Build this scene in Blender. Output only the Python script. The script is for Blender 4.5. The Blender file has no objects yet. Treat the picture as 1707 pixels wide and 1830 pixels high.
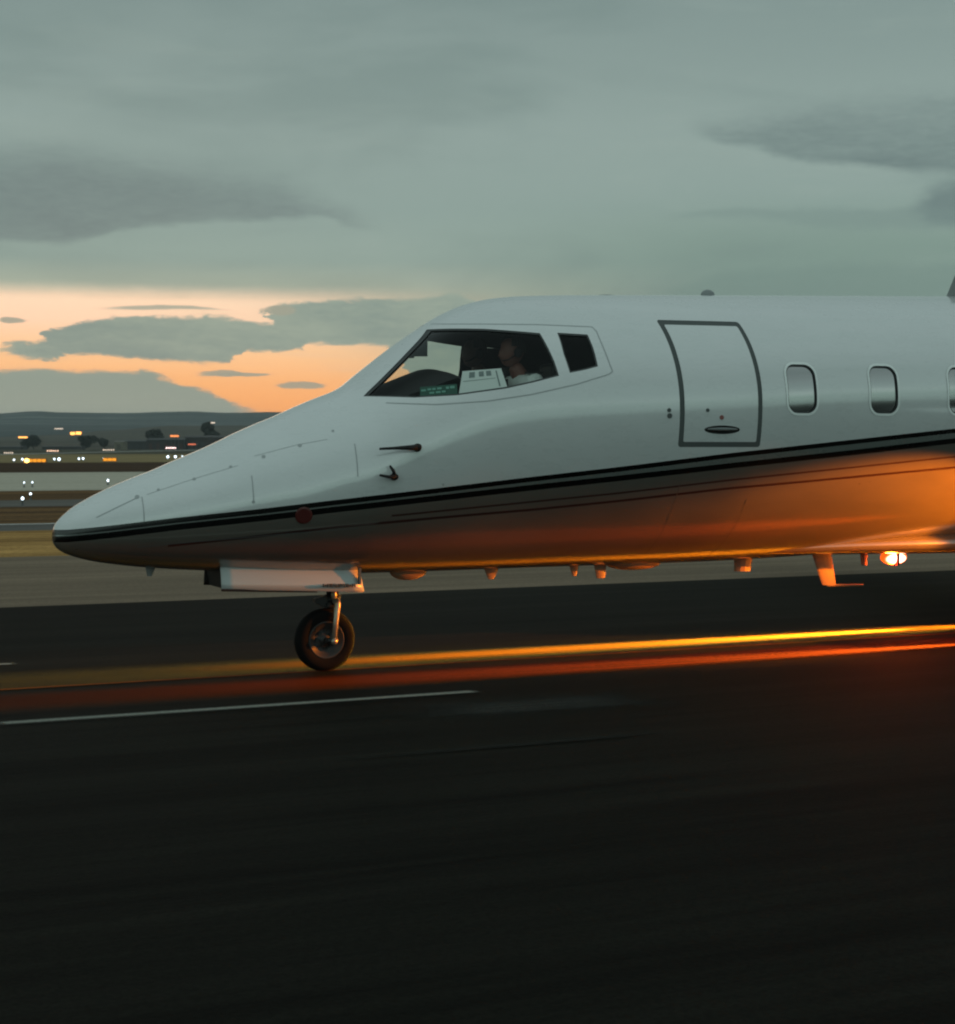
import bpy, bmesh, math, random
from mathutils import Vector, Matrix, noise
random.seed(7)
R = math.radians
C = bpy.context.scene.collection

# ------------------------------------------------------------------ camera
F = 3000.0; CX = 853.5; HZ = 800.0; CAMZ = 1.63
cam_d = bpy.data.cameras.new('camera'); cam = bpy.data.objects.new('camera', cam_d); C.objects.link(cam)
cam.location = (0, 0, CAMZ); cam.rotation_euler = (R(90), 0, 0)
cam_d.sensor_fit = 'HORIZONTAL'; cam_d.sensor_width = 36; cam_d.lens = 36 * F / 1707
cam_d.shift_y = -(915 - HZ) / 1707
cam_d.clip_start = 0.1; cam_d.clip_end = 60000
cam_d.dof.use_dof = True; cam_d.dof.focus_distance = 12.9; cam_d.dof.aperture_fstop = 6.3
bpy.context.scene.camera = cam

sc = bpy.context.scene
sc.view_settings.view_transform = 'Standard'; sc.view_settings.look = 'None'
sc.view_settings.exposure = 0; sc.view_settings.gamma = 1
sc.render.engine = 'CYCLES'
sc.cycles.use_denoising = True
sc.cycles.max_bounces = 8; sc.cycles.transparent_max_bounces = 12
sc.cycles.sample_clamp_indirect = 6
sc.cycles.pixel_filter_type = 'BLACKMAN_HARRIS'; sc.cycles.filter_width = 2.1

def lin(v):
    v /= 255.0
    return v / 12.92 if v <= 0.04045 else ((v + 0.055) / 1.055) ** 2.4
def S(r, g, b): return (lin(r), lin(g), lin(b), 1)

# ------------------------------------------------------------------ node helper
class E:
    """a scalar socket with arithmetic"""
    def __init__(s, nt, v): s.nt = nt; s.v = v
    def _m(s, op, *a):
        n = s.nt.nodes.new('ShaderNodeMath'); n.operation = op
        for i, x in enumerate((s,) + a):
            x = x.v if isinstance(x, E) else x
            if hasattr(x, 'is_output'): s.nt.links.new(x, n.inputs[i])
            else: n.inputs[i].default_value = x
        return E(s.nt, n.outputs[0])
    def __add__(s, o): return s._m('ADD', o)
    def __sub__(s, o): return s._m('SUBTRACT', o)
    def __mul__(s, o): return s._m('MULTIPLY', o)
    def __truediv__(s, o): return s._m('DIVIDE', o)
    def gt(s, o): return s._m('GREATER_THAN', o)
    def lt(s, o): return s._m('LESS_THAN', o)
    def abs(s): return s._m('ABSOLUTE')
    def mx(s, o): return s._m('MAXIMUM', o)
    def mn(s, o): return s._m('MINIMUM', o)
    def inv(s): return s * -1 + 1
    def ss(s, a, b, kind='SMOOTHSTEP'):
        n = s.nt.nodes.new('ShaderNodeMapRange'); n.interpolation_type = kind; n.clamp = True if kind == 'LINEAR' else n.clamp
        s.nt.links.new(s.v, n.inputs[0]); 
        if a < b: n.inputs[1].default_value = a; n.inputs[2].default_value = b; n.inputs[3].default_value = 0; n.inputs[4].default_value = 1
        else: n.inputs[1].default_value = b; n.inputs[2].default_value = a; n.inputs[3].default_value = 1; n.inputs[4].default_value = 0
        return E(s.nt, n.outputs[0])
    def curve(s, pts, x0, x1, y0, y1):
        t = (s - x0) * (1.0 / (x1 - x0))
        n = s.nt.nodes.new('ShaderNodeFloatCurve'); s.nt.links.new(t.v, n.inputs['Value'])
        c = n.mapping.curves[0]
        P = sorted(((p[0] - x0) / (x1 - x0), (p[1] - y0) / (y1 - y0)) for p in pts)
        P = [p for p in P if 0 <= p[0] <= 1]
        while len(c.points) < len(P): c.points.new(.5, .5)
        for q, p in zip(c.points, P): q.location = p; q.handle_type = 'VECTOR'
        n.mapping.use_clip = False
        n.mapping.update()
        return E(s.nt, n.outputs[0]) * (y1 - y0) + y0

def vec(nt, *a):
    n = nt.nodes.new('ShaderNodeCombineXYZ')
    for i, x in enumerate(a):
        if isinstance(x, E): nt.links.new(x.v, n.inputs[i])
        else: n.inputs[i].default_value = x
    return n.outputs[0]
def noise_n(nt, v, scale=1, detail=4, rough=.55, dist=0):
    n = nt.nodes.new('ShaderNodeTexNoise'); nt.links.new(v, n.inputs['Vector'])
    n.inputs['Scale'].default_value = scale; n.inputs['Detail'].default_value = detail
    n.inputs['Roughness'].default_value = rough; n.inputs['Distortion'].default_value = dist
    return E(nt, n.outputs[0])
def sep(nt, v):
    n = nt.nodes.new('ShaderNodeSeparateXYZ'); nt.links.new(v, n.inputs[0])
    return [E(nt, o) for o in n.outputs]
def cmix(nt, f, a, b):
    n = nt.nodes.new('ShaderNodeMix'); n.data_type = 'RGBA'
    for i, x in ((0, f), (6, a), (7, b)):
        if isinstance(x, E): x = x.v
        if hasattr(x, 'is_output'): nt.links.new(x, n.inputs[i])
        else: n.inputs[i].default_value = x
    return n.outputs[2]
def ramp(nt, f, pts):
    n = nt.nodes.new('ShaderNodeValToRGB'); nt.links.new(f.v, n.inputs[0]); e = n.color_ramp.elements
    while len(e) < len(pts): e.new(.5)
    for q, (p, c) in zip(e, pts): q.position = p; q.color = c
    return n.outputs[0]

# ------------------------------------------------------------------ world: dusk sky under broken cloud
SKYK = 1.0
w = bpy.data.worlds.new('World'); sc.world = w; w.use_nodes = True
nt = w.node_tree; nt.nodes.clear()
tc = nt.nodes.new('ShaderNodeTexCoord'); X, Y, Z = sep(nt, tc.outputs['Generated'])
az = X._m('ARCTAN2', Y); el = Z._m('ARCSINE')
def ax(px): return CX + F * math.atan((px - CX) / F)
def ay(px, py): return HZ - F * math.atan((HZ - py) / F * math.cos(math.atan((px - CX) / F)))
def conv(pts): return [(ax(a), ay(a, b)) for a, b in pts]
U = az * F + CX; V = el * -F + HZ            # angle grid, 3000 units per radian
nv = vec(nt, U * .011, V * .028, 0.0)
n1 = noise_n(nt, nv, 1.0, 6, .62); n2 = noise_n(nt, vec(nt, U * .011, V * .028, 7.3), 1.0, 6, .62)
n3 = noise_n(nt, vec(nt, U * .035, V * .11, 2.2), 1.0, 4, .65); Uw = U + (n1 - .5) * 90; Vw = V + (n2 - .5) * 26 + (n3 - .5) * 10
big = noise_n(nt, vec(nt, U * .0011, V * .0042, 3.1), 1.0, 4, .55, .6)
med = noise_n(nt, vec(nt, U * .0028, V * .012, 1.7), 1.0, 5, .6, .4)
base = ramp(nt, V.ss(-1200, 800, 'LINEAR'), [(0, S(132, 146, 146)), (.6, S(130, 149, 146)), (.66, S(136, 155, 151)), (.72, S(144, 163, 158)), (.79, S(141, 162, 156)), (.835, S(146, 167, 158)), (.86, S(172, 182, 163)), (.88, S(188, 182, 155)), (.90, S(170, 180, 160)), (1, S(165, 170, 150))])
# right and back: greyer green low down
col = cmix(nt, U.abs().ss(700, 1350) * V.ss(330, 470), base, S(126, 150, 141))
dk = nt.nodes.new('ShaderNodeMix')
col = cmix(nt, big.ss(.42, .66) * .42, col, S(112, 133, 130))
col = cmix(nt, med.ss(.5, .75) * .16, col, S(160, 176, 168))
def band(top, bot, sT, sB, uu=Uw, vv=Vw):
    xs = [p[0] for p in top + bot]; x0, x1 = min(xs) - 1, max(xs) + 1
    T = uu.curve(conv(top), ax(x0), ax(x1), 0, 900); B = uu.curve(conv(bot), ax(x0), ax(x1), 0, 900)
    return (vv - T).ss(-sT * .5, sT * .5) * (vv - B).ss(sB * .5, -sB * .5) * U.ss(ax(x0), ax(x0) + 70) * U.ss(ax(x1), ax(x1) - 90)
G = band([(-600, 330), (-200, 290), (100, 272), (300, 300), (500, 335), (640, 402), (700, 420)], [(-600, 430), (-200, 440), (0, 431), (130, 429), (200, 416), (260, 403), (400, 393), (560, 385), (640, 408), (700, 420)], 90, 16)
col = cmix(nt, G * (med * 1.1 + n3 * .5 - .06), col, S(113, 131, 130))
H = band([(1200, 240), (1400, 205), (1600, 178), (1900, 170), (2300, 200)], [(1200, 225), (1430, 285), (1560, 297), (1640, 305), (1707, 306), (2300, 330)], 70, 22)
col = cmix(nt, H * (med * 1.3 + n3 * .5 - .32), col, S(108, 127, 126))
K = band([(1600, 392), (1660, 340), (1707, 325), (2300, 320)], [(1600, 378), (1650, 390), (1707, 403), (2300, 430)], 40, 22)
col = cmix(nt, K * .9, col, S(108, 128, 127))
L2 = band([(1150, 530), (1290, 490), (1500, 470), (2300, 465)], [(1150, 545), (1500, 560), (2300, 600)], 26, 40)
col = cmix(nt, L2 * .6, col, S(116, 140, 133))
M2 = band([(1150, 385), (1290, 375), (1500, 372), (2300, 365)], [(1150, 380), (1400, 395), (1500, 405), (2300, 415)], 14, 22)
col = cmix(nt, M2 * .45, col, S(118, 140, 136))
# clear strip left by the sun, low on the left
warm = ramp(nt, V.ss(500, 760, 'LINEAR'), [(0, (.72, .57, .42, 1)), (.14, (.84, .60, .41, 1)), (.3, (.86, .57, .38, 1)), (.5, (.86, .50, .25, 1)), (.72, (.89, .41, .15, 1)), (.9, (.98, .38, .10, 1)), (1, (.95, .36, .1, 1))])
wsc = nt.nodes.new('ShaderNodeVectorMath'); wsc.operation = 'SCALE'; nt.links.new(warm, wsc.inputs[0]); wsc.inputs['Scale'].default_value = 1.3; warm = wsc.outputs[0]
wob = (Vw * .35 + V * .65)
Wm = wob.ss(508, 548) * (U * 1.0 + (Vw - 600) * -1.6).ss(1050, 420) * U.ss(-2200, -900)
streak = noise_n(nt, vec(nt, U * .0035, V * .05, 5.5), 1, 4, .6)
col = cmix(nt, Wm, col, cmix(nt, streak.ss(.55, .8) * .35, warm, S(228, 205, 172)))
cloud_c = cmix(nt, (med * .7 + n3 * .3).ss(.36, .64), S(132, 152, 144), S(152, 168, 154))
A = band([(-40, 640), (-5, 625), (30, 612), (75, 607), (90, 590), (150, 573), (250, 567), (350, 565), (372, 559), (392, 566), (470, 576), (486, 549), (520, 547), (560, 541), (640, 536), (700, 531), (760, 533), (805, 527), (860, 540), (1000, 545), (1200, 555)],
         [(-40, 620), (-5, 630), (50, 641), (95, 643), (112, 635), (200, 638), (330, 648), (418, 651), (432, 628), (535, 626), (552, 616), (640, 617), (706, 618), (716, 630), (742, 720), (800, 750), (1000, 760), (1200, 770)], 9, 9, U + (n1 - .5) * 120 + (n3 - .5) * 30, V + (n2 - .5) * 34 + (n3 - .5) * 14)
col = cmix(nt, A, col, cloud_c)
Bc = band([(-900, 650), (-150, 660), (0, 664), (60, 662), (150, 661), (235, 665), (250, 657), (268, 664), (300, 677), (370, 700), (420, 720), (465, 736), (500, 760)], [(-900, 860), (500, 860)], 12, 8, U + (n1 - .5) * 90, V + (n2 - .5) * 22 + (n3 - .5) * 12)
col = cmix(nt, Bc, col, cmix(nt, V.ss(680, 735), S(143, 160, 148), S(152, 166, 152)))
Cc = band([(160, 553), (200, 548), (280, 544), (340, 546), (440, 557)], [(160, 553), (230, 553), (330, 552), (440, 556)], 4, 4, U, V + (n2 - .5) * 6)
col = cmix(nt, Cc * .85, col, S(160, 168, 152))
def blob(px, py, rx, ry, c, k=.9):
    global col
    d = ((Uw - ax(px)) * (1 / rx))._m('POWER', 2) + ((V + (n2 - .5) * 14 - ay(px, py)) * (1 / ry))._m('POWER', 2)
    col = cmix(nt, d.ss(1.5, .5) * k, col, c)
for b in ((392, 668, 40, 6), (535, 687, 38, 6.5), (500, 556, 26, 9), (430, 670, 60, 3), (20, 572, 26, 5)): blob(*b, S(160, 163, 146))
# overhead and behind the camera the cloud deck is thinner and brighter
lift = el.ss(.28, 1.0) * .45 + Y.ss(.5, -.25) * (el.ss(.55, .12) * 1.0 + .35)
br = nt.nodes.new('ShaderNodeVectorMath'); br.operation = 'SCALE'
nt.links.new(col, br.inputs[0]); nt.links.new((lift * .95 + 1.0).v, br.inputs['Scale'])
out = cmix(nt, el.ss(-.012, -.002), S(30, 32, 30), br.outputs[0])
# the clear part of the sky over the clouds: a faint physical sky with the sun at the horizon
sk = nt.nodes.new('ShaderNodeTexSky'); sk.sky_type = 'NISHITA'; sk.sun_disc = False; sk.sun_elevation = R(0.5); sk.sun_rotation = R(-12)
ad = nt.nodes.new('ShaderNodeMix'); ad.data_type = 'RGBA'; ad.blend_type = 'ADD'; ad.inputs[0].default_value = .004
nt.links.new(out, ad.inputs[6]); nt.links.new(sk.outputs[0], ad.inputs[7])
bg = nt.nodes.new('ShaderNodeBackground'); bg.inputs['Strength'].default_value = SKYK; nt.links.new(ad.outputs[2], bg.inputs['Color'])
wo = nt.nodes.new('ShaderNodeOutputWorld'); nt.links.new(bg.outputs[0], wo.inputs['Surface'])

# the sun has set behind the left horizon: only a trace of soft warm light
sd = bpy.data.lights.new('sun', 'SUN'); sd.energy = .04; sd.angle = R(14); sd.color = (1, .72, .5)
so = bpy.data.objects.new('sun', sd); C.objects.link(so)
sdir = Vector((math.sin(R(-12)), math.cos(R(-12)), math.tan(R(2.5))))
so.rotation_euler = (sdir).to_track_quat('Z', 'Y').to_euler()

# ------------------------------------------------------------------ materials
def mat(name, base, rough=.5, metal=0, coat=0, emit=None, es=0, noise_amt=0, scale=(3, 3, 3), spec=.5, bump=0, coat_rough=.05, dark=None):
    m = bpy.data.materials.new(name); m.use_nodes = True; nt = m.node_tree; b = nt.nodes['Principled BSDF']
    b.inputs['Base Color'].default_value = (*base[:3], 1); b.inputs['Roughness'].default_value = rough; b.inputs['Metallic'].default_value = metal
    b.inputs['Coat Weight'].default_value = coat; b.inputs['Coat Roughness'].default_value = coat_rough; b.inputs['Specular IOR Level'].default_value = spec
    if emit: b.inputs['Emission Color'].default_value = (*emit[:3], 1); b.inputs['Emission Strength'].default_value = es
    if noise_amt or bump:
        t = nt.nodes.new('ShaderNodeTexCoord'); mp = nt.nodes.new('ShaderNodeMapping'); mp.inputs['Scale'].default_value = scale
        nt.links.new(t.outputs['Object'], mp.inputs[0]); n = noise_n(nt, mp.outputs[0], 1, 6, .6)
        if noise_amt:
            d = dark or tuple(c * (1 - noise_amt) for c in base[:3]); l = tuple(min(1, c * (1 + noise_amt)) for c in base[:3])
            nt.links.new(cmix(nt, n.ss(.3, .7), (*d[:3], 1), (*l, 1)), b.inputs['Base Color'])
            nt.links.new((n * .3 + (rough - .15)).v, b.inputs['Roughness'])
        if bump:
            bp = nt.nodes.new('ShaderNodeBump'); bp.inputs['Strength'].default_value = bump; bp.inputs['Distance'].default_value = .02
            nt.links.new(n.v, bp.inputs['Height']); nt.links.new(bp.outputs[0], b.inputs['Normal'])
    return m

# ------------------------------------------------------------------ object helpers
def link(name, me, m=None, parent=None, smooth=False):
    o = bpy.data.objects.new(name, me); C.objects.link(o)
    if m is not None:
        me.materials.clear()
        for q in (m if isinstance(m, (list, tuple)) else [m]): me.materials.append(q)
    if parent: o.parent = parent
    if smooth: me.polygons.foreach_set('use_smooth', [True] * len(me.polygons))
    return o
def obj(name, bm, m=None, parent=None, smooth=False):
    me = bpy.data.meshes.new(name); bmesh.ops.recalc_face_normals(bm, faces=bm.faces[:]); bm.to_mesh(me); bm.free()
    return link(name, me, m, parent, smooth)
def tag(o, label=None, cat=None, group=None, kind=None):
    if label: o['label'] = label
    if cat: o['category'] = cat
    if group: o['group'] = group
    if kind: o['kind'] = kind
    return o
def empty(name, loc=(0, 0, 0), rz=0):
    o = bpy.data.objects.new(name, None); C.objects.link(o); o.location = loc; o.rotation_euler = (0, 0, rz); o.empty_display_size = .1
    return o
def bx(bm, lo, hi, bev=0, mtx=None):
    r = bmesh.ops.create_cube(bm, size=1); vs = r['verts']
    for v in vs: v.co = Vector([lo[i] + (v.co[i] + .5) * (hi[i] - lo[i]) for i in range(3)])
    if bev:
        es = list({e for v in vs for e in v.link_edges})
        rr = bmesh.ops.bevel(bm, geom=es, offset=bev, segments=2, affect='EDGES', profile=.5)
        vs = list({v for v in rr['verts']} | {v for v in vs if v.is_valid})
    if mtx: bmesh.ops.transform(bm, matrix=mtx, verts=vs)
    return vs
def tube(bm, pts, rad, seg=10, cap=True):
    pts = [Vector(p) for p in pts]; rads = rad if isinstance(rad, (list, tuple)) else [rad] * len(pts); rings = []
    for i, p in enumerate(pts):
        d = (pts[min(i + 1, len(pts) - 1)] - pts[max(i - 1, 0)]).normalized()
        u = d.cross(Vector((0, 0, 1)));
        if u.length < 1e-3: u = Vector((1, 0, 0))
        u.normalize(); v = d.cross(u)
        rings.append([bm.verts.new(p + (u * math.cos(2 * math.pi * k / seg) + v * math.sin(2 * math.pi * k / seg)) * rads[i]) for k in range(seg)])
    for a, b in zip(rings, rings[1:]):
        for k in range(seg): bm.faces.new((a[k], a[(k + 1) % seg], b[(k + 1) % seg], b[k]))
    if cap: bm.faces.new(rings[0][::-1]); bm.faces.new(rings[-1])
def prism(bm, poly, axis, a, b):
    """poly: 2D points; axis 1 -> poly in (x,z) extruded along y from a to b"""
    def P(p, k):
        return {0: (k, p[0], p[1]), 1: (p[0], k, p[1]), 2: (p[0], p[1], k)}[axis]
    A = [bm.verts.new(P(p, a)) for p in poly]; B = [bm.verts.new(P(p, b)) for p in poly]; n = len(poly)
    bm.faces.new(A); bm.faces.new(B[::-1])
    for i in range(n): bm.faces.new((A[i], B[i], B[(i + 1) % n], A[(i + 1) % n]))
def lathe(bm, prof, centre, axis='y', seg=48):
    """prof: (radius, offset along axis); open profile revolved round an axis"""
    c = Vector(centre); rings = []
    for r, h in prof:
        ring = []
        for k in range(seg):
            a = 2 * math.pi * k / seg
            d = {'y': Vector((math.cos(a) * r, h, math.sin(a) * r)), 'z': Vector((math.cos(a) * r, math.sin(a) * r, h)), 'x': Vector((h, math.cos(a) * r, math.sin(a) * r))}[axis]
            ring.append(bm.verts.new(c + d))
        rings.append(ring)
    for a, b in zip(rings, rings[1:]):
        for k in range(seg): bm.faces.new((a[k], a[(k + 1) % seg], b[(k + 1) % seg], b[k]))
    return rings
def ellipsoid(bm, c, r, u=16, v=10):
    g = bmesh.ops.create_uvsphere(bm, u_segments=u, v_segments=v, radius=1)
    for q in g['verts']: q.co = Vector((c[0] + q.co.x * r[0], c[1] + q.co.y * r[1], c[2] + q.co.z * r[2]))
    return g['verts']

# ------------------------------------------------------------------ directions: the jet's track and pixel look-ups
TH = R(25); CT, ST = math.cos(TH), math.sin(TH)
Y0 = 12.16; X0 = (580 - CX) / F * Y0
def world_px(px, py, d): return Vector(((px - CX) / F * d, d, CAMZ - (py - HZ) / F * d))
def ground_px(px, py, z=0):
    d = (CAMZ - z) * F / (py - HZ); return Vector(((px - CX) / F * d, d, z))
def to_local(P): dx, dy = P[0] - X0, P[1] - Y0; return Vector((dx * CT + dy * ST, -dx * ST + dy * CT, P[2]))
def L(px, py, y=0.0):
    """the point at jet coordinate y that is seen at a pixel of the photograph"""
    xp = (px - CX) / F
    d = (y - X0 * ST + Y0 * CT) / (-xp * ST + CT)
    return to_local(world_px(px, py, d))

# ------------------------------------------------------------------ ground
def ground_mat(name, c, c2, rough, sx, sy, bump=.2, spec=.16, fine=None, patch=None, ior=1.3):
    m = bpy.data.materials.new(name); m.use_nodes = True; nt = m.node_tree; b = nt.nodes['Principled BSDF']
    t = nt.nodes.new('ShaderNodeTexCoord'); x, y, z = sep(nt, t.outputs['Object'])
    n = noise_n(nt, vec(nt, x * sx, y * sy, 0.0), 1, 7, .62)
    n2 = noise_n(nt, vec(nt, x * sx * 4, y * sy * 5, 3.0), 1, 5, .65)
    f = noise_n(nt, t.outputs['Object'], fine or 60, 3, .7)
    k = (n * .55 + n2 * .45).ss(.34, .66)
    col = cmix(nt, k, (*c, 1), (*c2, 1))
    if patch:
        pn = noise_n(nt, vec(nt, x * patch[0], y * patch[1], 9.0), 1, 3, .5)
        col = cmix(nt, pn.ss(.55, .62) * .75, col, (*patch[2], 1))
    g = cmix(nt, f.ss(.35, .7) * .5, col, (c[0] * .45, c[1] * .45, c[2] * .45, 1))
    nt.links.new(g, b.inputs['Base Color']); nt.links.new((n2 * .25 + (rough - .12)).v, b.inputs['Roughness']); b.inputs['Specular IOR Level'].default_value = spec; b.inputs['IOR'].default_value = ior
    bp = nt.nodes.new('ShaderNodeBump'); bp.inputs['Strength'].default_value = bump; bp.inputs['Distance'].default_value = .01
    nt.links.new((f * .7 + n2 * .6).v, bp.inputs['Height']); nt.links.new(bp.outputs[0], b.inputs['Normal'])
    return m
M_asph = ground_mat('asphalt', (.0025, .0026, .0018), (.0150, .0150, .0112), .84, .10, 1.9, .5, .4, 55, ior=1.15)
M_conc = ground_mat('shoulder_pavement', (.13, .095, .062), (.27, .20, .135), .85, .05, 1.6, .3, .3, 30)
M_gold = ground_mat('dry_grass', (.14, .07, .02), (.72, .42, .14), .95, .10, .9, .4, .1, 12)
M_brown = ground_mat('dark_dry_grass', (.03, .016, .009), (.24, .135, .055), .95, .02, .55, .4, .1, 6)
M_olive = ground_mat('olive_grass', (.17, .13, .065), (.34, .265, .13), .95, .006, .08, .3, .1, 2)
M_dark2 = ground_mat('dark_turf', (.03, .017, .010), (.08, .048, .026), .95, .01, .12, .3, .1, 2)
M_taxi = ground_mat('pale_concrete', (.40, .37, .29), (.54, .50, .40), .8, .01, .25, .2, .3, 4)
M_base = ground_mat('far_turf', (.05, .05, .035), (.09, .085, .06), .95, .004, .02, .2, .1, .5)
# q is the distance across the taxiway from the camera, s runs along it
def q_of(py, px=0): P = ground_px(px, py); return -P.x * ST + P.y * CT
QS = Matrix.Rotation(TH, 4, 'Z')
def strip(name, q0, q1, z, m, s0=-700, s1=700, kind='structure', **k):
    bm = bmesh.new(); n = 24
    for i in range(n):
        a = s0 + (s1 - s0) * i / n; b = s0 + (s1 - s0) * (i + 1) / n
        bm.faces.new([bm.verts.new(p) for p in ((a, q0, z), (b, q0, z), (b, q1, z), (a, q1, z))])
    bmesh.ops.remove_doubles(bm, verts=bm.verts[:], dist=1e-4)
    o = obj(name, bm, m); o.rotation_euler = (0, 0, TH); tag(o, kind=kind, **k); return o
bm = bmesh.new(); bmesh.ops.create_grid(bm, x_segments=20, y_segments=20, size=7700)
tag(obj('ground', bm, M_base), kind='structure')
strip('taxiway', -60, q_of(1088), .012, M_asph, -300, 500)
strip('taxiway_shoulder', q_of(1088), q_of(997), .008, M_conc, -300, 500)
strip('dry_grass_verge', q_of(997), q_of(950), .008, M_gold)
strip('service_road', q_of(950), q_of(938), .008, ground_mat('worn_road', (.07, .07, .065), (.12, .12, .11), .8, .05, 1, .2, .3, 20))
strip('grass_infield', q_of(938), q_of(878), .008, M_brown)
strip('crossing_track', q_of(907), q_of(895), .012, ground_mat('gravel_track', (.09, .085, .075), (.14, .135, .12), .85, .03, .5, .2, .3, 20))
strip('far_taxiway', q_of(878), q_of(845), .008, M_taxi)
strip('dark_infield', q_of(845), q_of(827), .008, M_dark2, -900, 1500)
strip('far_grass', q_of(827), q_of(812), .008, M_olive, -900, 2500)
M_white = mat('white_paint', (.62, .63, .6), .7, noise_amt=.25, scale=(.6, 14, 1))
M_wornw = ground_mat('worn_paint', (.004, .004, .003), (.035, .036, .032), .8, .5, 3, .3, .3, 45)
M_yel = mat('yellow_line_paint', (.10, .052, .004), .75, spec=.1, noise_amt=.15, scale=(.5, 10, 1))
M_glow_band = ground_mat('red_glow_band', (.04, .009, .003), (.075, .018, .006), .85, .15, 2.4, .3, .08, 60)  # red lamplight put into the asphalt colour
strip('verge_edge_line', q_of(938.9), q_of(937.9), .014, M_white)
QC = -X0 * ST + Y0 * CT
# a strip's s coordinate is the jet's t plus a constant
SOFF = X0 * CT + Y0 * ST
def soft_mat(name, c, q0, q1, t0, t1, eq, es, wear=.5, fade=None, rough=.8):
    m = bpy.data.materials.new(name); m.use_nodes = True; nt = m.node_tree; b = nt.nodes['Principled BSDF']
    t = nt.nodes.new('ShaderNodeTexCoord'); x, y, z = sep(nt, t.outputs['Object'])
    n = noise_n(nt, vec(nt, x * .35, y * 9, 1.0), 1, 6, .65); f = noise_n(nt, t.outputs['Object'], 45, 3, .7); n4 = noise_n(nt, vec(nt, x * .8, y * 3, 4.0), 1, 4, .6)
    yy = y + (n - .5) * eq * .8
    k = yy.ss(q0, q0 + eq) * yy.ss(q1, q1 - eq) * (x + (n4 - .5) * es).ss(t0 + SOFF, t0 + SOFF + es) * (x + (n4 - .5) * es).ss(t1 + SOFF, t1 + SOFF - es)
    k = k * ((n * .5 + f * .2 + n4 * .3).ss(.28, .62) * wear + (1 - wear))
    if fade: k = k * (x.ss(fade[0] + SOFF, fade[1] + SOFF) * (1 - fade[2]) + fade[2])  # fade thins the strip where less lamplight should fall
    nt.links.new(k.v, b.inputs['Alpha']); nt.links.new(cmix(nt, f.ss(.3, .7), (c[0] * .7, c[1] * .7, c[2] * .7, 1), (*c, 1)), b.inputs['Base Color'])
    b.inputs['Roughness'].default_value = rough; b.inputs['Specular IOR Level'].default_value = .3; b.inputs['IOR'].default_value = 1.12
    return m
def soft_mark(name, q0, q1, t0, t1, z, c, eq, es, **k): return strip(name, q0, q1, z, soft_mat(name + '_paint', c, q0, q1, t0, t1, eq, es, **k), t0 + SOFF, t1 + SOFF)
def mark(name, q0, q1, t0, t1, z, m): return strip(name, q0, q1, z, m, t0 + SOFF, t1 + SOFF)
soft_mark('taxiway_centreline', QC + .17, QC + .67, -60, 160, .016, (.17, .062, .005), .2, .5, wear=.3, fade=(-1.3, 1.5, .02))  # the fade ahead of the nose wheel paints in its shadow
soft_mark('thin_edge_line', QC - .06, QC + .04, -60, 160, .0175, (.12, .042, .010), .04, .5, wear=.3)
soft_mark('red_glow_band', QC - 1.02, QC - .12, -60, 160, .016, (.075, .018, .005), .34, .5, wear=.35, fade=(-4.0, 1.8, .26))  # lamplit asphalt painted as a red band, dimmer towards the left
Pa, Pb = to_local(ground_px(5, 1290)), to_local(ground_px(850, 1240))
soft_mark('white_dash_line', QC + Pb.y - .08, QC + Pb.y + .08, Pa.x - .1, Pb.x + .05, .018, (.26, .275, .24), .06, .1, wear=.3)
for (a, b, z) in (((-60, 1190.5), (24, 1190), .018),):
    Pa, Pb = to_local(ground_px(*a)), to_local(ground_px(*b)); soft_mark('short_white_dash', QC + Pb.y - .08, QC + Pb.y + .08, Pa.x - .1, Pb.x + .05, .018, (.26, .275, .24), .06, .1, wear=.3)
for nm, pa, pb, hw_, c_ in (('worn_painted_patch', (660, 1270), (1235, 1262), .42, (.040, .042, .038)), ('worn_painted_line', (520, 1352), (1260, 1325), .07, (.022, .023, .020))):
    A_, B_ = to_local(ground_px(*pa)), to_local(ground_px(*pb)); qm = QC + (A_.y + B_.y) / 2
    soft_mark(nm, qm - hw_, qm + hw_, A_.x, B_.x, .018, c_, hw_ * .8, .6, wear=.85)
bm = bmesh.new()
P = [ground_px(a, b, .01) for a, b in ((-500, 824), (440, 802.5), (440, 801.9), (-500, 822.5))]
bm.faces.new([bm.verts.new(p) for p in P]); tag(obj('perimeter_road', bm, mat('pale_road', (.34, .35, .32), .8)), kind='structure')

# dry grass tufts on the near verge
bm = bmesh.new(); q0, q1 = q_of(997) + .1, q_of(950) - .1
for i in range(5200):
    s = random.uniform(-16, 2) ; q = random.uniform(q0, q1); h = random.uniform(.03, .10) * (1.6 if random.random() < .12 else 1)
    for k in range(3):
        a = random.uniform(0, 6.28); dx, dy = math.cos(a) * .02, math.sin(a) * .02; ox, oy = s + random.uniform(-.08, .08), q + random.uniform(-.08, .08)
        bm.faces.new([bm.verts.new(p) for p in ((ox - dx, oy - dy, 0), (ox + dx, oy + dy, 0), (ox + random.uniform(-.06, .06), oy + random.uniform(-.06, .06), h))])
o = obj('grass', bm, mat('straw', (.42, .28, .11), .9, noise_amt=.5, scale=(.3, 2, 1))); o.rotation_euler = (0, 0, TH)
tag(o, 'dry golden grass growing on the verge beyond the taxiway', 'grass', kind='stuff')

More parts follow.
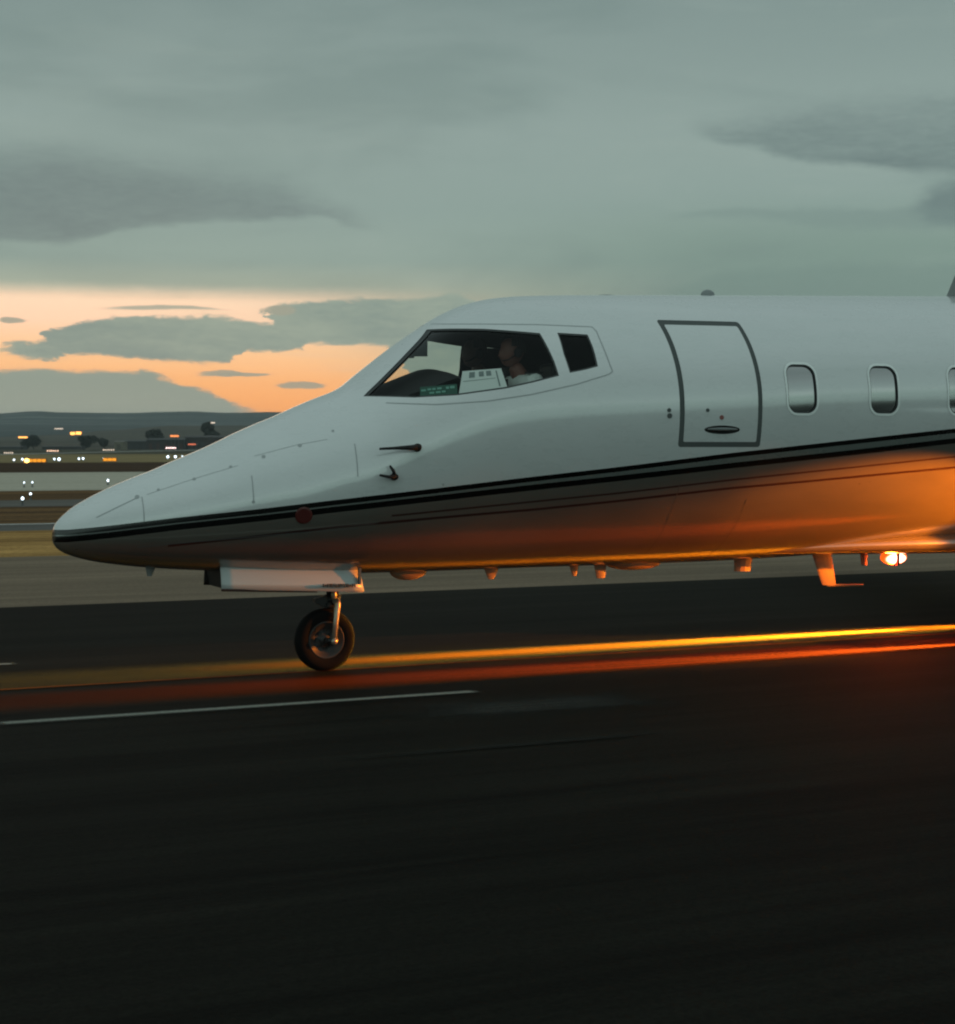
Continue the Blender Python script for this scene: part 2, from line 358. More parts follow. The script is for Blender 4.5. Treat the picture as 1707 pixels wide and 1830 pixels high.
# ------------------------------------------------------------------ hills and fields
def interp(pts, x):
    if x <= pts[0][0]: return pts[0][1]
    for (a, b), (c, d) in zip(pts, pts[1:]):
        if x <= c: f = (x - a) / (c - a); f = f * f * (3 - 2 * f); return b + (d - b) * f
    return pts[-1][1]
R2 = [(-900, 741), (-300, 738), (0, 738.5), (45, 734), (62, 732.5), (85, 735), (110, 737.5), (170, 738.5), (230, 738), (290, 736), (340, 735.2), (400, 737), (470, 736), (520, 737.5), (700, 741), (1000, 745), (2600, 748)]
R1 = [(-900, 783), (0, 782), (130, 776), (175, 769), (215, 767), (250, 763.5), (300, 760), (420, 761), (600, 760), (1200, 758), (2600, 765)]
def terrain(name, rows, m):
    bm = bmesh.new(); grid = []
    for d, f in rows:
        row = []
        for i in range(0, 141):
            px = -900 + i * 25; x = (px - CX) / F * d
            z = f(px, d) + noise.noise(Vector((x * .004, d * .002, 0))) * d * .0008
            row.append(bm.verts.new((x, d, z)))
        grid.append(row)
    for a, b in zip(grid, grid[1:]):
        for i in range(140): bm.faces.new((a[i], a[i + 1], b[i + 1], b[i]))
    return tag(obj(name, bm, m, smooth=True), kind='structure')
def zpx(py, d): return CAMZ - (py - HZ) / F * d
M_field = ground_mat('field_soil', (.06, .052, .04), (.12, .105, .08), .95, .0025, .006, .1, .1, .1, patch=(.0018, .004, (.03, .03, .024)))
M_hill = ground_mat('hill_scrub', (.035, .043, .044), (.075, .085, .084), .95, .0012, .006, .1, .1, .02, patch=(.0011, .009, (.22, .24, .23)))
terrain('fields', [(1350, lambda p, d: -4), (1500, lambda p, d: .4), (1800, lambda p, d: zpx(796, d)), (2300, lambda p, d: zpx(788, d)),
                   (2800, lambda p, d: zpx(interp(R1, p) + 4, d)), (3000, lambda p, d: zpx(interp(R1, p), d)), (3200, lambda p, d: zpx(interp(R1, p) + 3, d)), (3600, lambda p, d: -30)], M_field)
terrain('hills', [(3300, lambda p, d: -20), (3500, lambda p, d: zpx(783, d)), (4000, lambda p, d: zpx(769, d)), (4600, lambda p, d: zpx(758, d)), (5200, lambda p, d: zpx(750, d)), (5700, lambda p, d: zpx(interp(R2, p) + 5, d)),
                  (6000, lambda p, d: zpx(interp(R2, p), d)), (6400, lambda p, d: zpx(interp(R2, p) + 6, d)), (7500, lambda p, d: -20)], M_hill)

# hedge on the crest of the fields
def tree_crown(bm, c, r, n, leaf, lobes=7):
    L_ = [(Vector((random.gauss(0, .38) * r[0], random.gauss(0, .38) * r[1], random.uniform(-.6, .75) * r[2])), random.uniform(.35, .62)) for _ in range(lobes)]
    for i in range(n):
        o, k = random.choice(L_); d = Vector((random.gauss(0, 1), random.gauss(0, 1), random.gauss(0, 1))).normalized() * random.uniform(.5, 1) * k
        p = Vector(c) + o + Vector((d.x * r[0], d.y * r[1], d.z * r[2])); a = Vector((random.gauss(0, 1), random.gauss(0, 1), random.gauss(0, 1))).normalized(); b = a.orthogonal().normalized()
        s = leaf * random.uniform(.6, 1.4); u, v = a * s, b * s
        bm.faces.new([bm.verts.new(q) for q in (p - u - v * .4, p + u * .3 - v, p + u + v * .5, p - u * .2 + v)])
M_leaf = mat('dark_foliage', (.022, .025, .018), .9, noise_amt=.4, scale=(.3, .3, .3)); M_bark = mat('bark', (.03, .024, .02), .9)
def tree(px, base, top, wid, d, label, lean=0):
    P = world_px(px, base, d); h = (base - top) / F * d; wd = wid / F * d / 2
    r = tag(empty('tree', (P.x, P.y, min(P.z, 0) if P.z < 0 else P.z), random.uniform(0, 3)), label, 'tree', 'trees along the far edge of the airfield')
    bm = bmesh.new(); tube(bm, [(0, 0, -1), (0, 0, h * .3), (lean * .3, 0, h * .6)], [h * .035, h * .028, h * .015], 8)
    for k in range(6):
        a = k * 1.05; tube(bm, [(0, 0, h * (.25 + .05 * k)), (math.cos(a) * wd * .6, math.sin(a) * wd * .6, h * (.45 + .06 * k))], [h * .014, h * .005], 5)
    obj('trunk', bm, M_bark, r)
    bm = bmesh.new(); tree_crown(bm, (0, 0, h * .56), (wd, wd, h * .46), 2200, h * .05, 10); obj('crown', bm, M_leaf, r)
for a in ((60, 806, 779, 40, 1450, 'broad dark tree, leftmost of the trees across the airfield'), (150, 805, 780, 30, 1450, 'dark round tree, second from the left across the airfield'),
          (186, 803, 782, 22, 1500, 'thin faint tree, third from the left across the airfield'), (276, 804, 770, 30, 1450, 'upright dark tree, fourth from the left, behind the row of runway lights'),
          (373, 802, 757, 34, 1450, 'tallest dark tree, just left of the jet nose slope')): tree(*a)

# far sheds
def shed(px0, px1, top, base, d, wallc, label, gable=False, windows=0, wc=None):
    a, b = world_px(px0, base, d), world_px(px1, base, d); z1 = zpx(top, d); wdt = b.x - a.x; z0 = min(a.z, 0.0)
    r = tag(empty('shed', (a.x, d, z0)), label, 'building', 'low buildings across the airfield')
    H_ = z1 - z0; bm = bmesh.new(); bx(bm, (0, 0, 0), (wdt, 16, H_ * .84)); obj('wall', bm, mat('shed_wall', wallc, .8, noise_amt=.3, scale=(.1, 1, .2)), r)
    bm = bmesh.new(); prism(bm, [(-.4, H_ * .84 + .01), (16.4, H_ * .84 + .01), (16.4, H_ * .88), (8, H_), (-.4, H_ * .88)], 0, -.4, wdt + .4); obj('roof', bm, mat('shed_roof', tuple(c * .7 for c in wallc), .6), r)
    for k in range(windows):
        x = wdt * (k + .5) / windows; bm = bmesh.new(); bx(bm, (x - wdt * .22 / windows, -.12, H_ * .05), (x + wdt * .22 / windows, -.02, H_ * .6)); obj('door', bm, mat('shed_door', wc or (.03, .03, .032), .6), r)
shed(215, 262, 786, 806, 1380, (.035, .033, .032), 'low dark shed behind the thin tree', windows=4)
shed(262, 330, 783, 806, 1360, (.03, .028, .028), 'long dark shed right of the fourth tree', windows=5, wc=(.05, .02, .015))
shed(330, 470, 778, 806, 1370, (.04, .030, .028), 'longest dark building, running in behind the jet nose', windows=7)
shed(204, 220, 788, 798, 1300, (.16, .14, .10), 'small pale tan shed between the third and fourth trees', windows=1, wc=(.08, .07, .05))
shed(75, 145, 797, 806, 1400, (.04, .036, .034), 'low dark building between the two leftmost trees', windows=5)
shed(-60, 40, 797, 808, 1400, (.04, .038, .036), 'low dark building left of the leftmost tree', windows=5)

# far lit things
M_pole = mat('lamp_metal', (.12, .12, .12), .5, .5)
def glow(name, c, s): return mat(name, (.02, .02, .02), .5, emit=c, es=s)
G_white = glow('white_lamp', (.75, .9, 1), 4); G_warm = glow('warm_lamp', (1, .62, .42), 2.6); G_or = glow('orange_lamp', (1, .42, .09), 3.2); G_amber = glow('amber_panel', (1, .36, .02), 1.1)
G_pale = glow('pale_lamp', (1, .8, .62), 1.5); G_rose = glow('red_lamp', (1, .22, .1), .9)
def taxi_lamp(px, py, d, size, label, m=G_white):
    size *= .8
    P = world_px(px, py, d); z = max(P.z, size * .6)
    r = tag(empty('taxiway_light', (P.x, P.y, 0)), label, 'light', 'small airfield edge lights')
    bm = bmesh.new(); lathe(bm, [(size * .8, 0), (size * .8, .03), (size * .3, .05), (size * .3, z - size * .4), (size * .62, z - size * .36), (size * .62, z - size * .3)], (0, 0, 0), 'z', 12); obj('base', bm, M_pole, r)
    bm = bmesh.new(); ellipsoid(bm, (0, 0, z), (size * .5, size * .5, size * .62), 12, 8); obj('lamp', bm, m, r, True)
def gd(py, z=.25): return (CAMZ - z) * F / (py - HZ)
for px, py, sz, lb in ((25, 822, .22, 'faint blue-white light far left of the long amber sign'), (40, 821, .26, 'blue-white light touching the left end of the long amber sign'), (97, 820.5, .26, 'blue-white light, left one of the pair right of the long amber sign'),
                       (105.5, 821, .38, 'bright blue-white light, right one of the pair right of the long amber sign'), (141, 820, .27, 'pale light, left one of the close pair midway between the two amber signs'), (148.5, 819.5, .3, 'pale light, right one of the close pair midway between the two amber signs'),
                       (184.5, 819.5, .24, 'bluish light at the left end of the short amber sign'), (300, 816.5, .42, 'bright white light on the far grass, first of four leading to the jet nose'), (313.5, 816.5, .42, 'bright white light on the far grass, second of four leading to the jet nose'), (326, 815.2, .22, 'small light on the far grass, third of four leading to the jet nose'), (340, 815.2, .22, 'small faint light, last of four, touching the jet nose outline')):
    taxi_lamp(px, py, gd(py), sz, lb)
for px, py, sz, lb in ((43, 862.5, .075, 'light on the pale far taxiway, left one of a pair'), (57.8, 862, .075, 'light on the pale far taxiway, right one of a pair'), (193, 858.7, .115, 'single white light on the pale far taxiway near the jet nose'),
                       (54.7, 882.7, .08, 'white light on the dark grass, upper right one of two'), (40.3, 891, .1, 'brightest white light on the dark grass, lower left one of two')):
    taxi_lamp(px, py, gd(py, .2), sz, lb)
def light_bar(px0, px1, py, d, n, label, m):
    a, b = world_px(px0, py, d), world_px(px1, py, d)
    r = tag(empty('approach_light_bar', (a.x, a.y, min(0, a.z - .5))), label, 'runway lights', 'bars of small approach lights at the far side of the airfield')
    wd = b.x - a.x; zt = a.z - r.location.z
    bm = bmesh.new(); bx(bm, (-.3, -.05, zt - .45), (wd + .3, .05, zt - .38))
    for k in range(3): bx(bm, (wd * k / 2 - .05, -.04, 0), (wd * k / 2 + .05, .04, zt - .452))
    obj('frame', bm, M_pole, r)
    for k in range(n):
        bm = bmesh.new(); ellipsoid(bm, (wd * k / (n - 1), 0, zt), (d * .00036,) * 3, 8, 6); obj('lamp', bm, m, r, True)
light_bar(8, 22, 809.3, 420, 5, 'five dim lamps in a row at the left edge of the photo', G_pale)
light_bar(85, 103, 805.6, 700, 6, 'six pinkish lamps in a row right of the leftmost tree', G_warm)
light_bar(185, 203, 804, 800, 6, 'six small yellow-white lamps in a row below the thin tree', G_pale)
light_bar(298, 313, 800.4, 1000, 5, 'five bright pink lamps in a row nearest the jet nose', glow('pink_lamp', (1, .7, .66), 5))
def sign(px0, px1, top, bot, label, n, lamp=False):
    d = gd(bot + 2, .0); a, b = world_px(px0, bot, d), world_px(px1, bot, d); wd = b.x - a.x; z0, z1 = a.z + .0, zpx(top, d)
    r = tag(empty('taxiway_sign', (a.x, d, 0), 0), label, 'sign', 'lit amber signs on the far grass')
    bm = bmesh.new(); bx(bm, (-.05, 0, z0 - .02), (wd + .05, .22, z1 + .04), .02); obj('housing', bm, mat('sign_housing', (.04, .03, .02), .6), r)
    for k in range(n): bm = bmesh.new(); bx(bm, (wd * k / n + .03, -.02, z0 + .02), (wd * (k + 1) / n - .02, -.003, z1)); obj('panel', bm, G_amber, r)
    for k in range(3): bm = bmesh.new(); bx(bm, (.1 + (wd - .3) * k / 2, .06, 0), (.2 + (wd - .3) * k / 2, .12, z0 - .022)); obj('leg', bm, M_pole, r)
    if lamp: bm = bmesh.new(); ellipsoid(bm, (-.12, -.03, (z0 + z1) / 2), (.27, .1, .22), 12, 8); obj('end_lamp', bm, glow('hot_orange_lamp', (1, .5, .12), 6), r, True)
sign(50, 82, 820.3, 826, 'long amber lit sign with a bright end lamp', 4, True)
sign(184, 208, 818.8, 824, 'short amber lit sign nearer the jet nose', 3)
def canopy(px, py, wd_px, d, h, label, m, hh=1.4):
    P = world_px(px, py, d); wd = wd_px / F * d
    r = tag(empty('lit_canopy', (P.x - wd / 2, P.y, P.z - h)), label, 'lit canopy', 'small lit canopies on the far slopes')
    bm = bmesh.new(); bx(bm, (0, 0, h - .4), (wd, 5, h + hh + .3)); obj('roof', bm, M_pole, r)
    bm = bmesh.new(); bx(bm, (.2, -.2, h - .3), (wd - .2, -.02, h + hh)); obj('fascia', bm, m, r)
    for k in range(3): bm = bmesh.new(); tube(bm, [(wd * (.1 + .4 * k), 2, -6), (wd * (.1 + .4 * k), 2, h - .41)], .2, 8); obj('post', bm, M_pole, r)
for a in ((130, 776.5, 9, 1900, 6, 'bright orange lit canopy on the slope, left one of a touching pair', G_or, 2.6), (140.5, 776, 10, 1900, 6, 'bright orange lit canopy on the slope, right one of a touching pair', G_or, 2.8),
          (41, 782, 17, 1700, 5, 'thin orange lit strip above the leftmost tree', G_or, .9), (105, 766.5, 16, 3700, 8, 'thin pale lit strip high on the slope above the leftmost trees', G_pale, 1.2),
          (312, 780, 16, 1345, 4, 'orange-red lit strip above the dark sheds', glow('dull_orange_lamp', (1, .3, .08), 1.6), 1), (377, 756, 15, 3400, 6, 'thin peach lit strip above the tallest tree', G_pale, 1.4),
          (343, 794.5, 15, 1340, 2, 'dim red lit strip low on the longest dark building', G_rose, .7)): canopy(*a)

# ------------------------------------------------------------------ the jet
jet = tag(empty('business_jet', (X0, Y0, 0), TH), 'white business jet with black cheatline stripes and a dark lower body taxiing on the centreline', 'airplane')
top_px = [(93, 957), (94, 950), (98, 939), (105, 929), (115, 919.5), (130, 907), (148, 896), (172, 883), (197, 871), (232, 856), (272, 840.5), (312, 823), (354, 805.5), (390, 789), (426, 771.5), (460, 756.5), (492, 743.5), (525, 728.5), (560, 713.5), (600, 698),
          (619, 687.5), (648, 664), (697, 626), (728, 603), (754, 585.5), (780, 568.5), (803, 556), (826, 546), (850, 539), (874, 534.3), (914, 530.5), (954, 529), (1000, 528.3), (1150, 528.3), (1300, 528.8), (1450, 529.5), (1600, 530.2), (1707, 531)]
bot_px = [(93, 957), (93.3, 964), (96, 972), (103, 981), (112, 987), (125, 992.5), (139, 997), (165, 1003), (192, 1007), (253, 1013.5), (354, 1019), (450, 1022), (540, 1024), (640, 1024), (776, 1020), (951, 1013.5), (1098, 1008.5), (1250, 1003), (1373, 996), (1500, 986), (1600, 978), (1707, 969)]
def pts(l): return [(v.x, v.z) for v in (L(*p) for p in l)]
TOP, BOT = pts(top_px), pts(bot_px); TIP = TOP[0][0]; TIPZ = TOP[0][1]
zl = TOP[-1][1]; tl = TOP[-1][0]
TOP += [(8, zl + .01), (10, zl - .02), (12, zl - .12), (14, zl - .3), (15.5, zl - .5)]
BOT += [(8, BOT[-1][1] + .03), (9.5, BOT[-1][1] + .15), (11, 1.25), (13, 1.65), (15.5, 2.2)]
WID = [(0, 0), (.01, .05), (.04, .10), (.12, .175), (.3, .265), (.6, .36), (1.0, .46), (1.5, .57), (2.0, .67), (2.6, .78), (3.2, .87), (3.8, .96), (4.4, 1.05), (5, 1.11), (9, 1.11), (11, .97), (13, .75), (15, .48), (17.5, .15)]
WID = [(TIP + a, b) for a, b in WID]
def pchip(P):
    n = len(P); h = [P[i + 1][0] - P[i][0] for i in range(n - 1)]; d = [(P[i + 1][1] - P[i][1]) / h[i] for i in range(n - 1)]
    m = [d[0]] + [0 if d[i - 1] * d[i] <= 0 else 2 * d[i - 1] * d[i] / (d[i - 1] + d[i]) for i in range(1, n - 1)] + [d[-1]]
    def f(x):
        if x <= P[0][0]: return P[0][1]
        if x >= P[-1][0]: return P[-1][1]
        lo, hi = 0, n - 1
        while hi - lo > 1:
            k = (lo + hi) // 2
            if P[k][0] <= x: lo = k
            else: hi = k
        t = (x - P[lo][0]) / h[lo]; a = P[lo]; b = P[lo + 1]
        return (2 * t**3 - 3 * t**2 + 1) * a[1] + (t**3 - 2 * t**2 + t) * h[lo] * m[lo] + (-2 * t**3 + 3 * t**2) * b[1] + (t**3 - t**2) * h[lo] * m[lo + 1]
    return f
TOP = sorted({round(a, 5): (a, b) for a, b in TOP}.values()); BOT = sorted({round(a, 5): (a, b) for a, b in BOT}.values())
# drop profile points that step back behind the tip
def mono(P):
    o = [P[0]]
    for p in P[1:]:
        if p[0] > o[-1][0] + 1e-4: o.append(p)
    return o
zt, zb, hw = pchip(mono(TOP)), pchip(mono(BOT)), pchip(WID)
zck = pchip([(TIP, .40), (TIP + .05, .47), (TIP + .3, .50), (TIP + .9, .50), (L(480, 900).x, .49), (L(580, 900).x, .52), (L(740, 900).x, .55), (L(900, 900).x, .555), (L(1150, 900).x, .575), (L(1400, 900).x, .595), (12, .59)])
def zc(t):
    a, b = zt(t), zb(t)
    return b + (a - b) * zck(t)
def shape(t):
    c = zc(t); return hw(t), zt(t) - c, c - zb(t), c
def Fv(p):
    w_, ht, hb, c = shape(p[0])
    if w_ < 1e-5: return 9
    h = ht if p[2] > c else hb
    return (p[1] / w_) ** 2 + ((p[2] - c) / max(h, 1e-5)) ** 2 - 1
def nrm(p):
    e = .004; p = Vector(p); t = max(p.x, TIP + .006)
    g = Vector([(Fv((t + e, p.y, p.z)) - Fv((t - min(e, t - TIP - .001), p.y, p.z))) / (e + min(e, t - TIP - .001)), (Fv((t, p.y + e, p.z)) - Fv((t, p.y - e, p.z))) / (2 * e), (Fv((t, p.y, p.z + e)) - Fv((t, p.y, p.z - e))) / (2 * e)])
    if p.x < TIP + .004: return Vector((-1, 0, 0))
    return g.normalized()
def surf_y(t, z, side=-1):
    w_, ht, hb, c = shape(t); h = ht if z > c else hb; q = 1 - ((z - c) / h) ** 2
    return side * w_ * math.sqrt(max(q, 0))
def surf(px, py):
    """first hit of a sight line with the fuselage skin, in jet coordinates"""
    a = L(px, py, -1.2); b = L(px, py, .6); N = 400; prev = a
    for i in range(1, N + 1):
        p = a + (b - a) * i / N
        if p.x > TIP + .002 and Fv(p) < 0:
            lo, hi = prev, p
            for _ in range(25):
                m_ = (lo + hi) / 2
                if m_.x > TIP and Fv(m_) < 0: hi = m_
                else: lo = m_
            return hi
        prev = p
    best = min((a + (b - a) * i / N for i in range(N + 1)), key=lambda p: Fv(p) if p.x > TIP + .01 else 9)
    return best

# paint
stripeU = [(112, 952), (192, 944.6), (314, 930), (480, 912.4), (600, 898), (776, 877.5), (951, 856.5), (1100, 839.5), (1313, 813), (1527, 789.5), (1700, 770.5)]
stripeL = [(112, 964.3), (192, 957), (314, 942.3), (480, 924.8), (600, 910.5), (776, 891), (951, 871.5), (1100, 855.5), (1313, 831.5), (1527, 808.5), (1700, 788.5)]
line3 = [(300, 975.5), (430, 962), (600, 942), (776, 926), (951, 911), (1100, 896), (1300, 873), (1456, 859), (1700, 836)]
line4 = [(700, 922), (900, 902), (1100, 882), (1313, 857), (1527, 835), (1700, 817)]
def tz(l):
    o = []
    for p in l:
        s = surf(*p); o.append((s.x, s.z))
    a, b = o[-2], o[-1]; k = (b[1] - a[1]) / (b[0] - a[0]); o.append((b[0] + 6, b[1] + 6 * k * .8)); o.insert(0, (o[0][0] - .6, o[0][1] - .005))
    return o
SU, SL, S3, S4 = tz(stripeU), tz(stripeL), tz(line3), tz(line4)
def paint():
    m = bpy.data.materials.new('aircraft_paint'); m.use_nodes = True; nt = m.node_tree; b = nt.nodes['Principled BSDF']
    t = nt.nodes.new('ShaderNodeTexCoord'); x, y, z = sep(nt, t.outputs['Object'])
    c = [x.curve(q, -3, 13, 0, 4) for q in (SU, SL, S3, S4)]
    n = noise_n(nt, vec(nt, x * .8, y * 1.2, z * 2.4), 1, 6, .6); n2 = noise_n(nt, vec(nt, x * 5, y * 3, z * 14), 1, 5, .65)
    white = cmix(nt, (n * .6 + n2 * .4).ss(.35, .7), (.63, .655, .65, 1), (.67, .695, .69, 1))
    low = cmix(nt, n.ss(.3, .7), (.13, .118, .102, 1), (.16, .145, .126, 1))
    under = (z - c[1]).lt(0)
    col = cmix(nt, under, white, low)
    def ln(cu, h, colr):
        nonlocal col
        k = (z - cu).abs().lt(h); col = cmix(nt, k, col, colr); return k
    gap = cmix(nt, 0.0, (.15, .165, .155, 1), (.2, .2, .2, 1))
    kg = (z - c[0]).lt(0) * (z - c[1]).gt(0); col = cmix(nt, kg, col, gap)
    k1 = ln(c[0], .0175, (.002, .002, .002, 1)); k2 = ln(c[1], .0205, (.002, .002, .002, 1))
    k3 = (z - c[2]).abs().lt(.009) * x.gt(S3[1][0]); col = cmix(nt, k3, col, (.05, .022, .02, 1)); k4 = (z - c[3]).abs().lt(.007) * x.gt(S4[1][0]); col = cmix(nt, k4, col, (.06, .03, .026, 1))
    nt.links.new(col, b.inputs['Base Color'])
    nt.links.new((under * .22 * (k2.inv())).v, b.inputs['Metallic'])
    nt.links.new((n2 * .12 + .22 + under * .02).v, b.inputs['Roughness'])
    nt.links.new(((k1 + k2) * -.85 + 1).mx(0.1).v, b.inputs['Coat Weight']); b.inputs['Coat Roughness'].default_value = .09; b.inputs['Coat IOR'].default_value = 2.0
    bp = nt.nodes.new('ShaderNodeBump'); bp.inputs['Strength'].default_value = .12; bp.inputs['Distance'].default_value = .01
    wv = noise_n(nt, vec(nt, x * 2.2, y * 2.2, z * 2.2), 1, 2, .5); nt.links.new(wv.v, bp.inputs['Height']); nt.links.new(bp.outputs[0], b.inputs['Normal']); nt.links.new(bp.outputs[0], b.inputs['Coat Normal'])
    return m
M_paint = paint()
M_paintw = mat('white_gloss_paint', (.66, .68, .67), .28, coat=1, noise_amt=.05)
M_seal = mat('door_seal_rubber', (.095, .107, .105), .7, spec=.2)
M_black = mat('matte_black', (.006, .006, .006), .7)
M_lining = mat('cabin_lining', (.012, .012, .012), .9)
M_rim = mat('window_rim_metal', (.88, .92, .90), .22, .0, coat=1)
M_line = mat('panel_gap', (.38, .40, .40), .6)
M_liner2 = mat('dark_panel_gap', (.10, .11, .11), .6)
M_greyp = mat('grey_paint', (.16, .175, .175), .5)

# skin grid
NS, NP = 300, 144
ts = []
for i in range(NS + 1):
    u = i / NS; ts.append(TIP + 17.4 * (u ** 2.0 * .55 + .45 * u) if u > .12 else None)
u0 = .12; t0_ = 17.4 * (u0 ** 2 * .55 + .45 * u0)
ts = [TIP + (t0_ * (i / (NS * u0)) ** 2.2 if i <= NS * u0 else 17.4 * ((i / NS) ** 2 * .55 + .45 * i / NS)) for i in range(NS + 1)]
def ring_pt(t, k):
    a = 2 * math.pi * k / NP; w_, ht, hb, c = shape(t); s, co = math.sin(a), math.cos(a)
    return (t, w_ * co, c + (ht if s > 0 else hb) * s)
bm = bmesh.new(); lay = bm.faces.layers.int.new('part'); rings = []
tip = bm.verts.new((TIP, 0, TIPZ))
for t in ts[1:]: rings.append([bm.verts.new(ring_pt(t, k)) for k in range(NP)])
for k in range(NP): bm.faces.new((tip, rings[0][k], rings[0][(k + 1) % NP]))
for a, b in zip(rings, rings[1:]):
    for k in range(NP): bm.faces.new((a[k], b[k], b[(k + 1) % NP], a[(k + 1) % NP]))
endv = bm.verts.new((ts[-1] + .05, 0, zc(ts[-1])))
for k in range(NP): bm.faces.new((endv, rings[-1][(k + 1) % NP], rings[-1][k]))

def ccw(P):
    a = sum(P[i][0] * P[(i + 1) % len(P)][1] - P[(i + 1) % len(P)][0] * P[i][1] for i in range(len(P)))
    return P if a > 0 else P[::-1]
def inside(P, x, y):
    return all((P[(i + 1) % len(P)][0] - P[i][0]) * (y - P[i][1]) - (P[(i + 1) % len(P)][1] - P[i][1]) * (x - P[i][0]) >= -1e-7 for i in range(len(P)))
def region(P, side, only=None):
    xs = [p[0] for p in P]; zs = [p[1] for p in P]; x0, x1, z0, z1 = min(xs) - .06, max(xs) + .06, min(zs) - .06, max(zs) + .06
    return [f for f in bm.faces if (lambda c: x0 < c.x < x1 and z0 < c.z < z1 and c.y * side > 0)(f.calc_center_median()) and (only is None or f[lay] == only)]
def cut(P, side, pid, only=0):
    P = ccw(P)
    for i in range(len(P)):
        a, b = P[i], P[(i + 1) % len(P)]; d = Vector((b[0] - a[0], 0, b[1] - a[1]))
        if d.length < 1e-5: continue
        fs = region(P, side); ge = list({e for f in fs for e in f.edges}); ve = list({v for f in fs for v in f.verts})
        bmesh.ops.bisect_plane(bm, geom=fs + ge + ve, plane_co=(a[0], 0, a[1]), plane_no=Vector((d.z, 0, -d.x)).normalized(), dist=1e-6)
    for f in region(P, side, only):
        c = f.calc_center_median()
        if inside(P, c.x, c.z): f[lay] = pid
def px_poly(l): return [(s.x, s.z) for s in (surf(*p) for p in l)]
def grow(P, d):
    P = ccw(P); n = len(P); o = []
    for i in range(n):
        a, b, c = Vector(P[i - 1]), Vector(P[i]), Vector(P[(i + 1) % n]); e1 = (b - a).normalized(); e2 = (c - b).normalized()
        n1_, n2_ = Vector((e1.y, -e1.x)), Vector((e2.y, -e2.x)); m_ = (n1_ + n2_).normalized(); k = d / max(.35, m_.dot(n1_)); o.append(tuple(b + m_ * k))
    return o
W1 = px_poly([(657, 705.5), (700, 663), (735, 629), (763, 597), (771, 588.5), (868, 590.5), (963, 594.5), (974, 612), (988, 646), (997, 669), (950, 681), (905, 691), (815, 703.5), (740, 707.5)])
W2 = px_poly([(1000, 597.5), (1050, 600.5), (1057, 620), (1068, 653.5), (1045, 658), (1021, 664.5), (1010, 632)])
def rrect(c, w_, h, r, n=5):
    o = []
    for sx, sz, a0 in ((1, 1, 0), (-1, 1, 90), (-1, -1, 180), (1, -1, 270)):
        for k in range(n + 1):
            a = R(a0 + 90 * k / n); o.append((c[0] + sx * (w_ / 2 - r) + r * math.cos(a), c[1] + sz * (h / 2 - r) + r * math.sin(a)))
    return o
WC = []
for px in (1434, 1580.5):
    s = surf(px, 696); WC.append((s.x, s.z))
dt = WC[1][0] - WC[0][0]; wz = (WC[0][1] + WC[1][1]) / 2
sA, sB = surf(1434, 655), surf(1434, 738); WH = sA.z - sB.z + .012
sA, sB = surf(1408, 696), surf(1461, 696); WW = (sB.x - sA.x) * .95
cabin = [(WC[0][0] + dt * k, wz + .004 * k) for k in range(7)]
d1, d2 = surf(1214, 770), surf(1361, 770); dT, dB = surf(1235, 573).z, surf(1290, 799).z
dC = ((d1.x + d2.x) / 2, (dT + dB) / 2); door = rrect(dC, d2.x - d1.x, dT - dB, .022, 3); door_in = rrect(dC, d2.x - d1.x - .076, dT - dB - .076, .012, 3)
parts = {}
for side in (-1, 1):
    s_ = 0 if side < 0 else 100
    cut(grow(W1, .012), side, 1 + s_); cut(W1, side, 2 + s_, 1 + s_)
    cut(grow(W2, .012), side, 3 + s_); cut(W2, side, 4 + s_, 3 + s_)
    for k, c in enumerate(cabin):
        if side > 0 and k > 3: continue
        cut(rrect(c, WW + .040, WH + .040, .098), side, 10 + k + s_); cut(rrect(c, WW + .004, WH + .004, .082), side, 30 + k + s_, 10 + k + s_); cut(rrect(c, WW - .016, WH - .016, .072), side, 20 + k + s_, 30 + k + s_)
cut(door, -1, 5); cut(door_in, -1, 6, 5)
# handle slot in the door
hc = surf(1291, 768)
HS = [(hc.x + .145 * math.cos(a), hc.z + .032 * math.sin(a)) for a in [2 * math.pi * k / 18 for k in range(18)]]
cut(HS, -1, 7, 6)

def extract(ids, name, m, off=None, parent=jet, flip=False, cond=None, offs=0):
    ids = set(ids); vm = {}; V_ = []; N_ = []; Fc = []
    for f in bm.faces:
        if f[lay] in ids and (cond is None or cond(f.calc_center_median())):
            idx = []
            for v in f.verts:
                if v not in vm:
                    n = nrm(v.co); vm[v] = len(V_); V_.append(v.co + n * (off(v.co) if off else offs)); N_.append(-n if flip else n)
                idx.append(vm[v])
            fn = f.normal; out_ = fn.dot(nrm(f.calc_center_median())) > 0
            Fc.append(idx if out_ != flip else idx[::-1])
    me = bpy.data.meshes.new(name); me.from_pydata([tuple(v) for v in V_], [], Fc); me.update()
    o = link(name, me, m, parent, True)
    me.normals_split_custom_set_from_vertices([tuple(n) for n in N_])
    return o
def boundary_rim(ids, name, m, depth, parent=jet, out=0.0, th=0.0):
    """reveal wall running inward from the outline of the faces with these ids"""
    ids = set(ids); me_b = bmesh.new(); vm = {}
    for e in bm.edges:
        k = sum(1 for f in e.link_faces if f[lay] in ids)
        if k == 1:
            q = []
            for v in e.verts:
                if v not in vm: n = nrm(v.co); vm[v] = (me_b.verts.new(v.co + n * out), me_b.verts.new(v.co - n * depth))
                q.append(vm[v])
            me_b.faces.new((q[0][0], q[1][0], q[1][1], q[0][1]))
    return obj(name, me_b, m, parent, False)

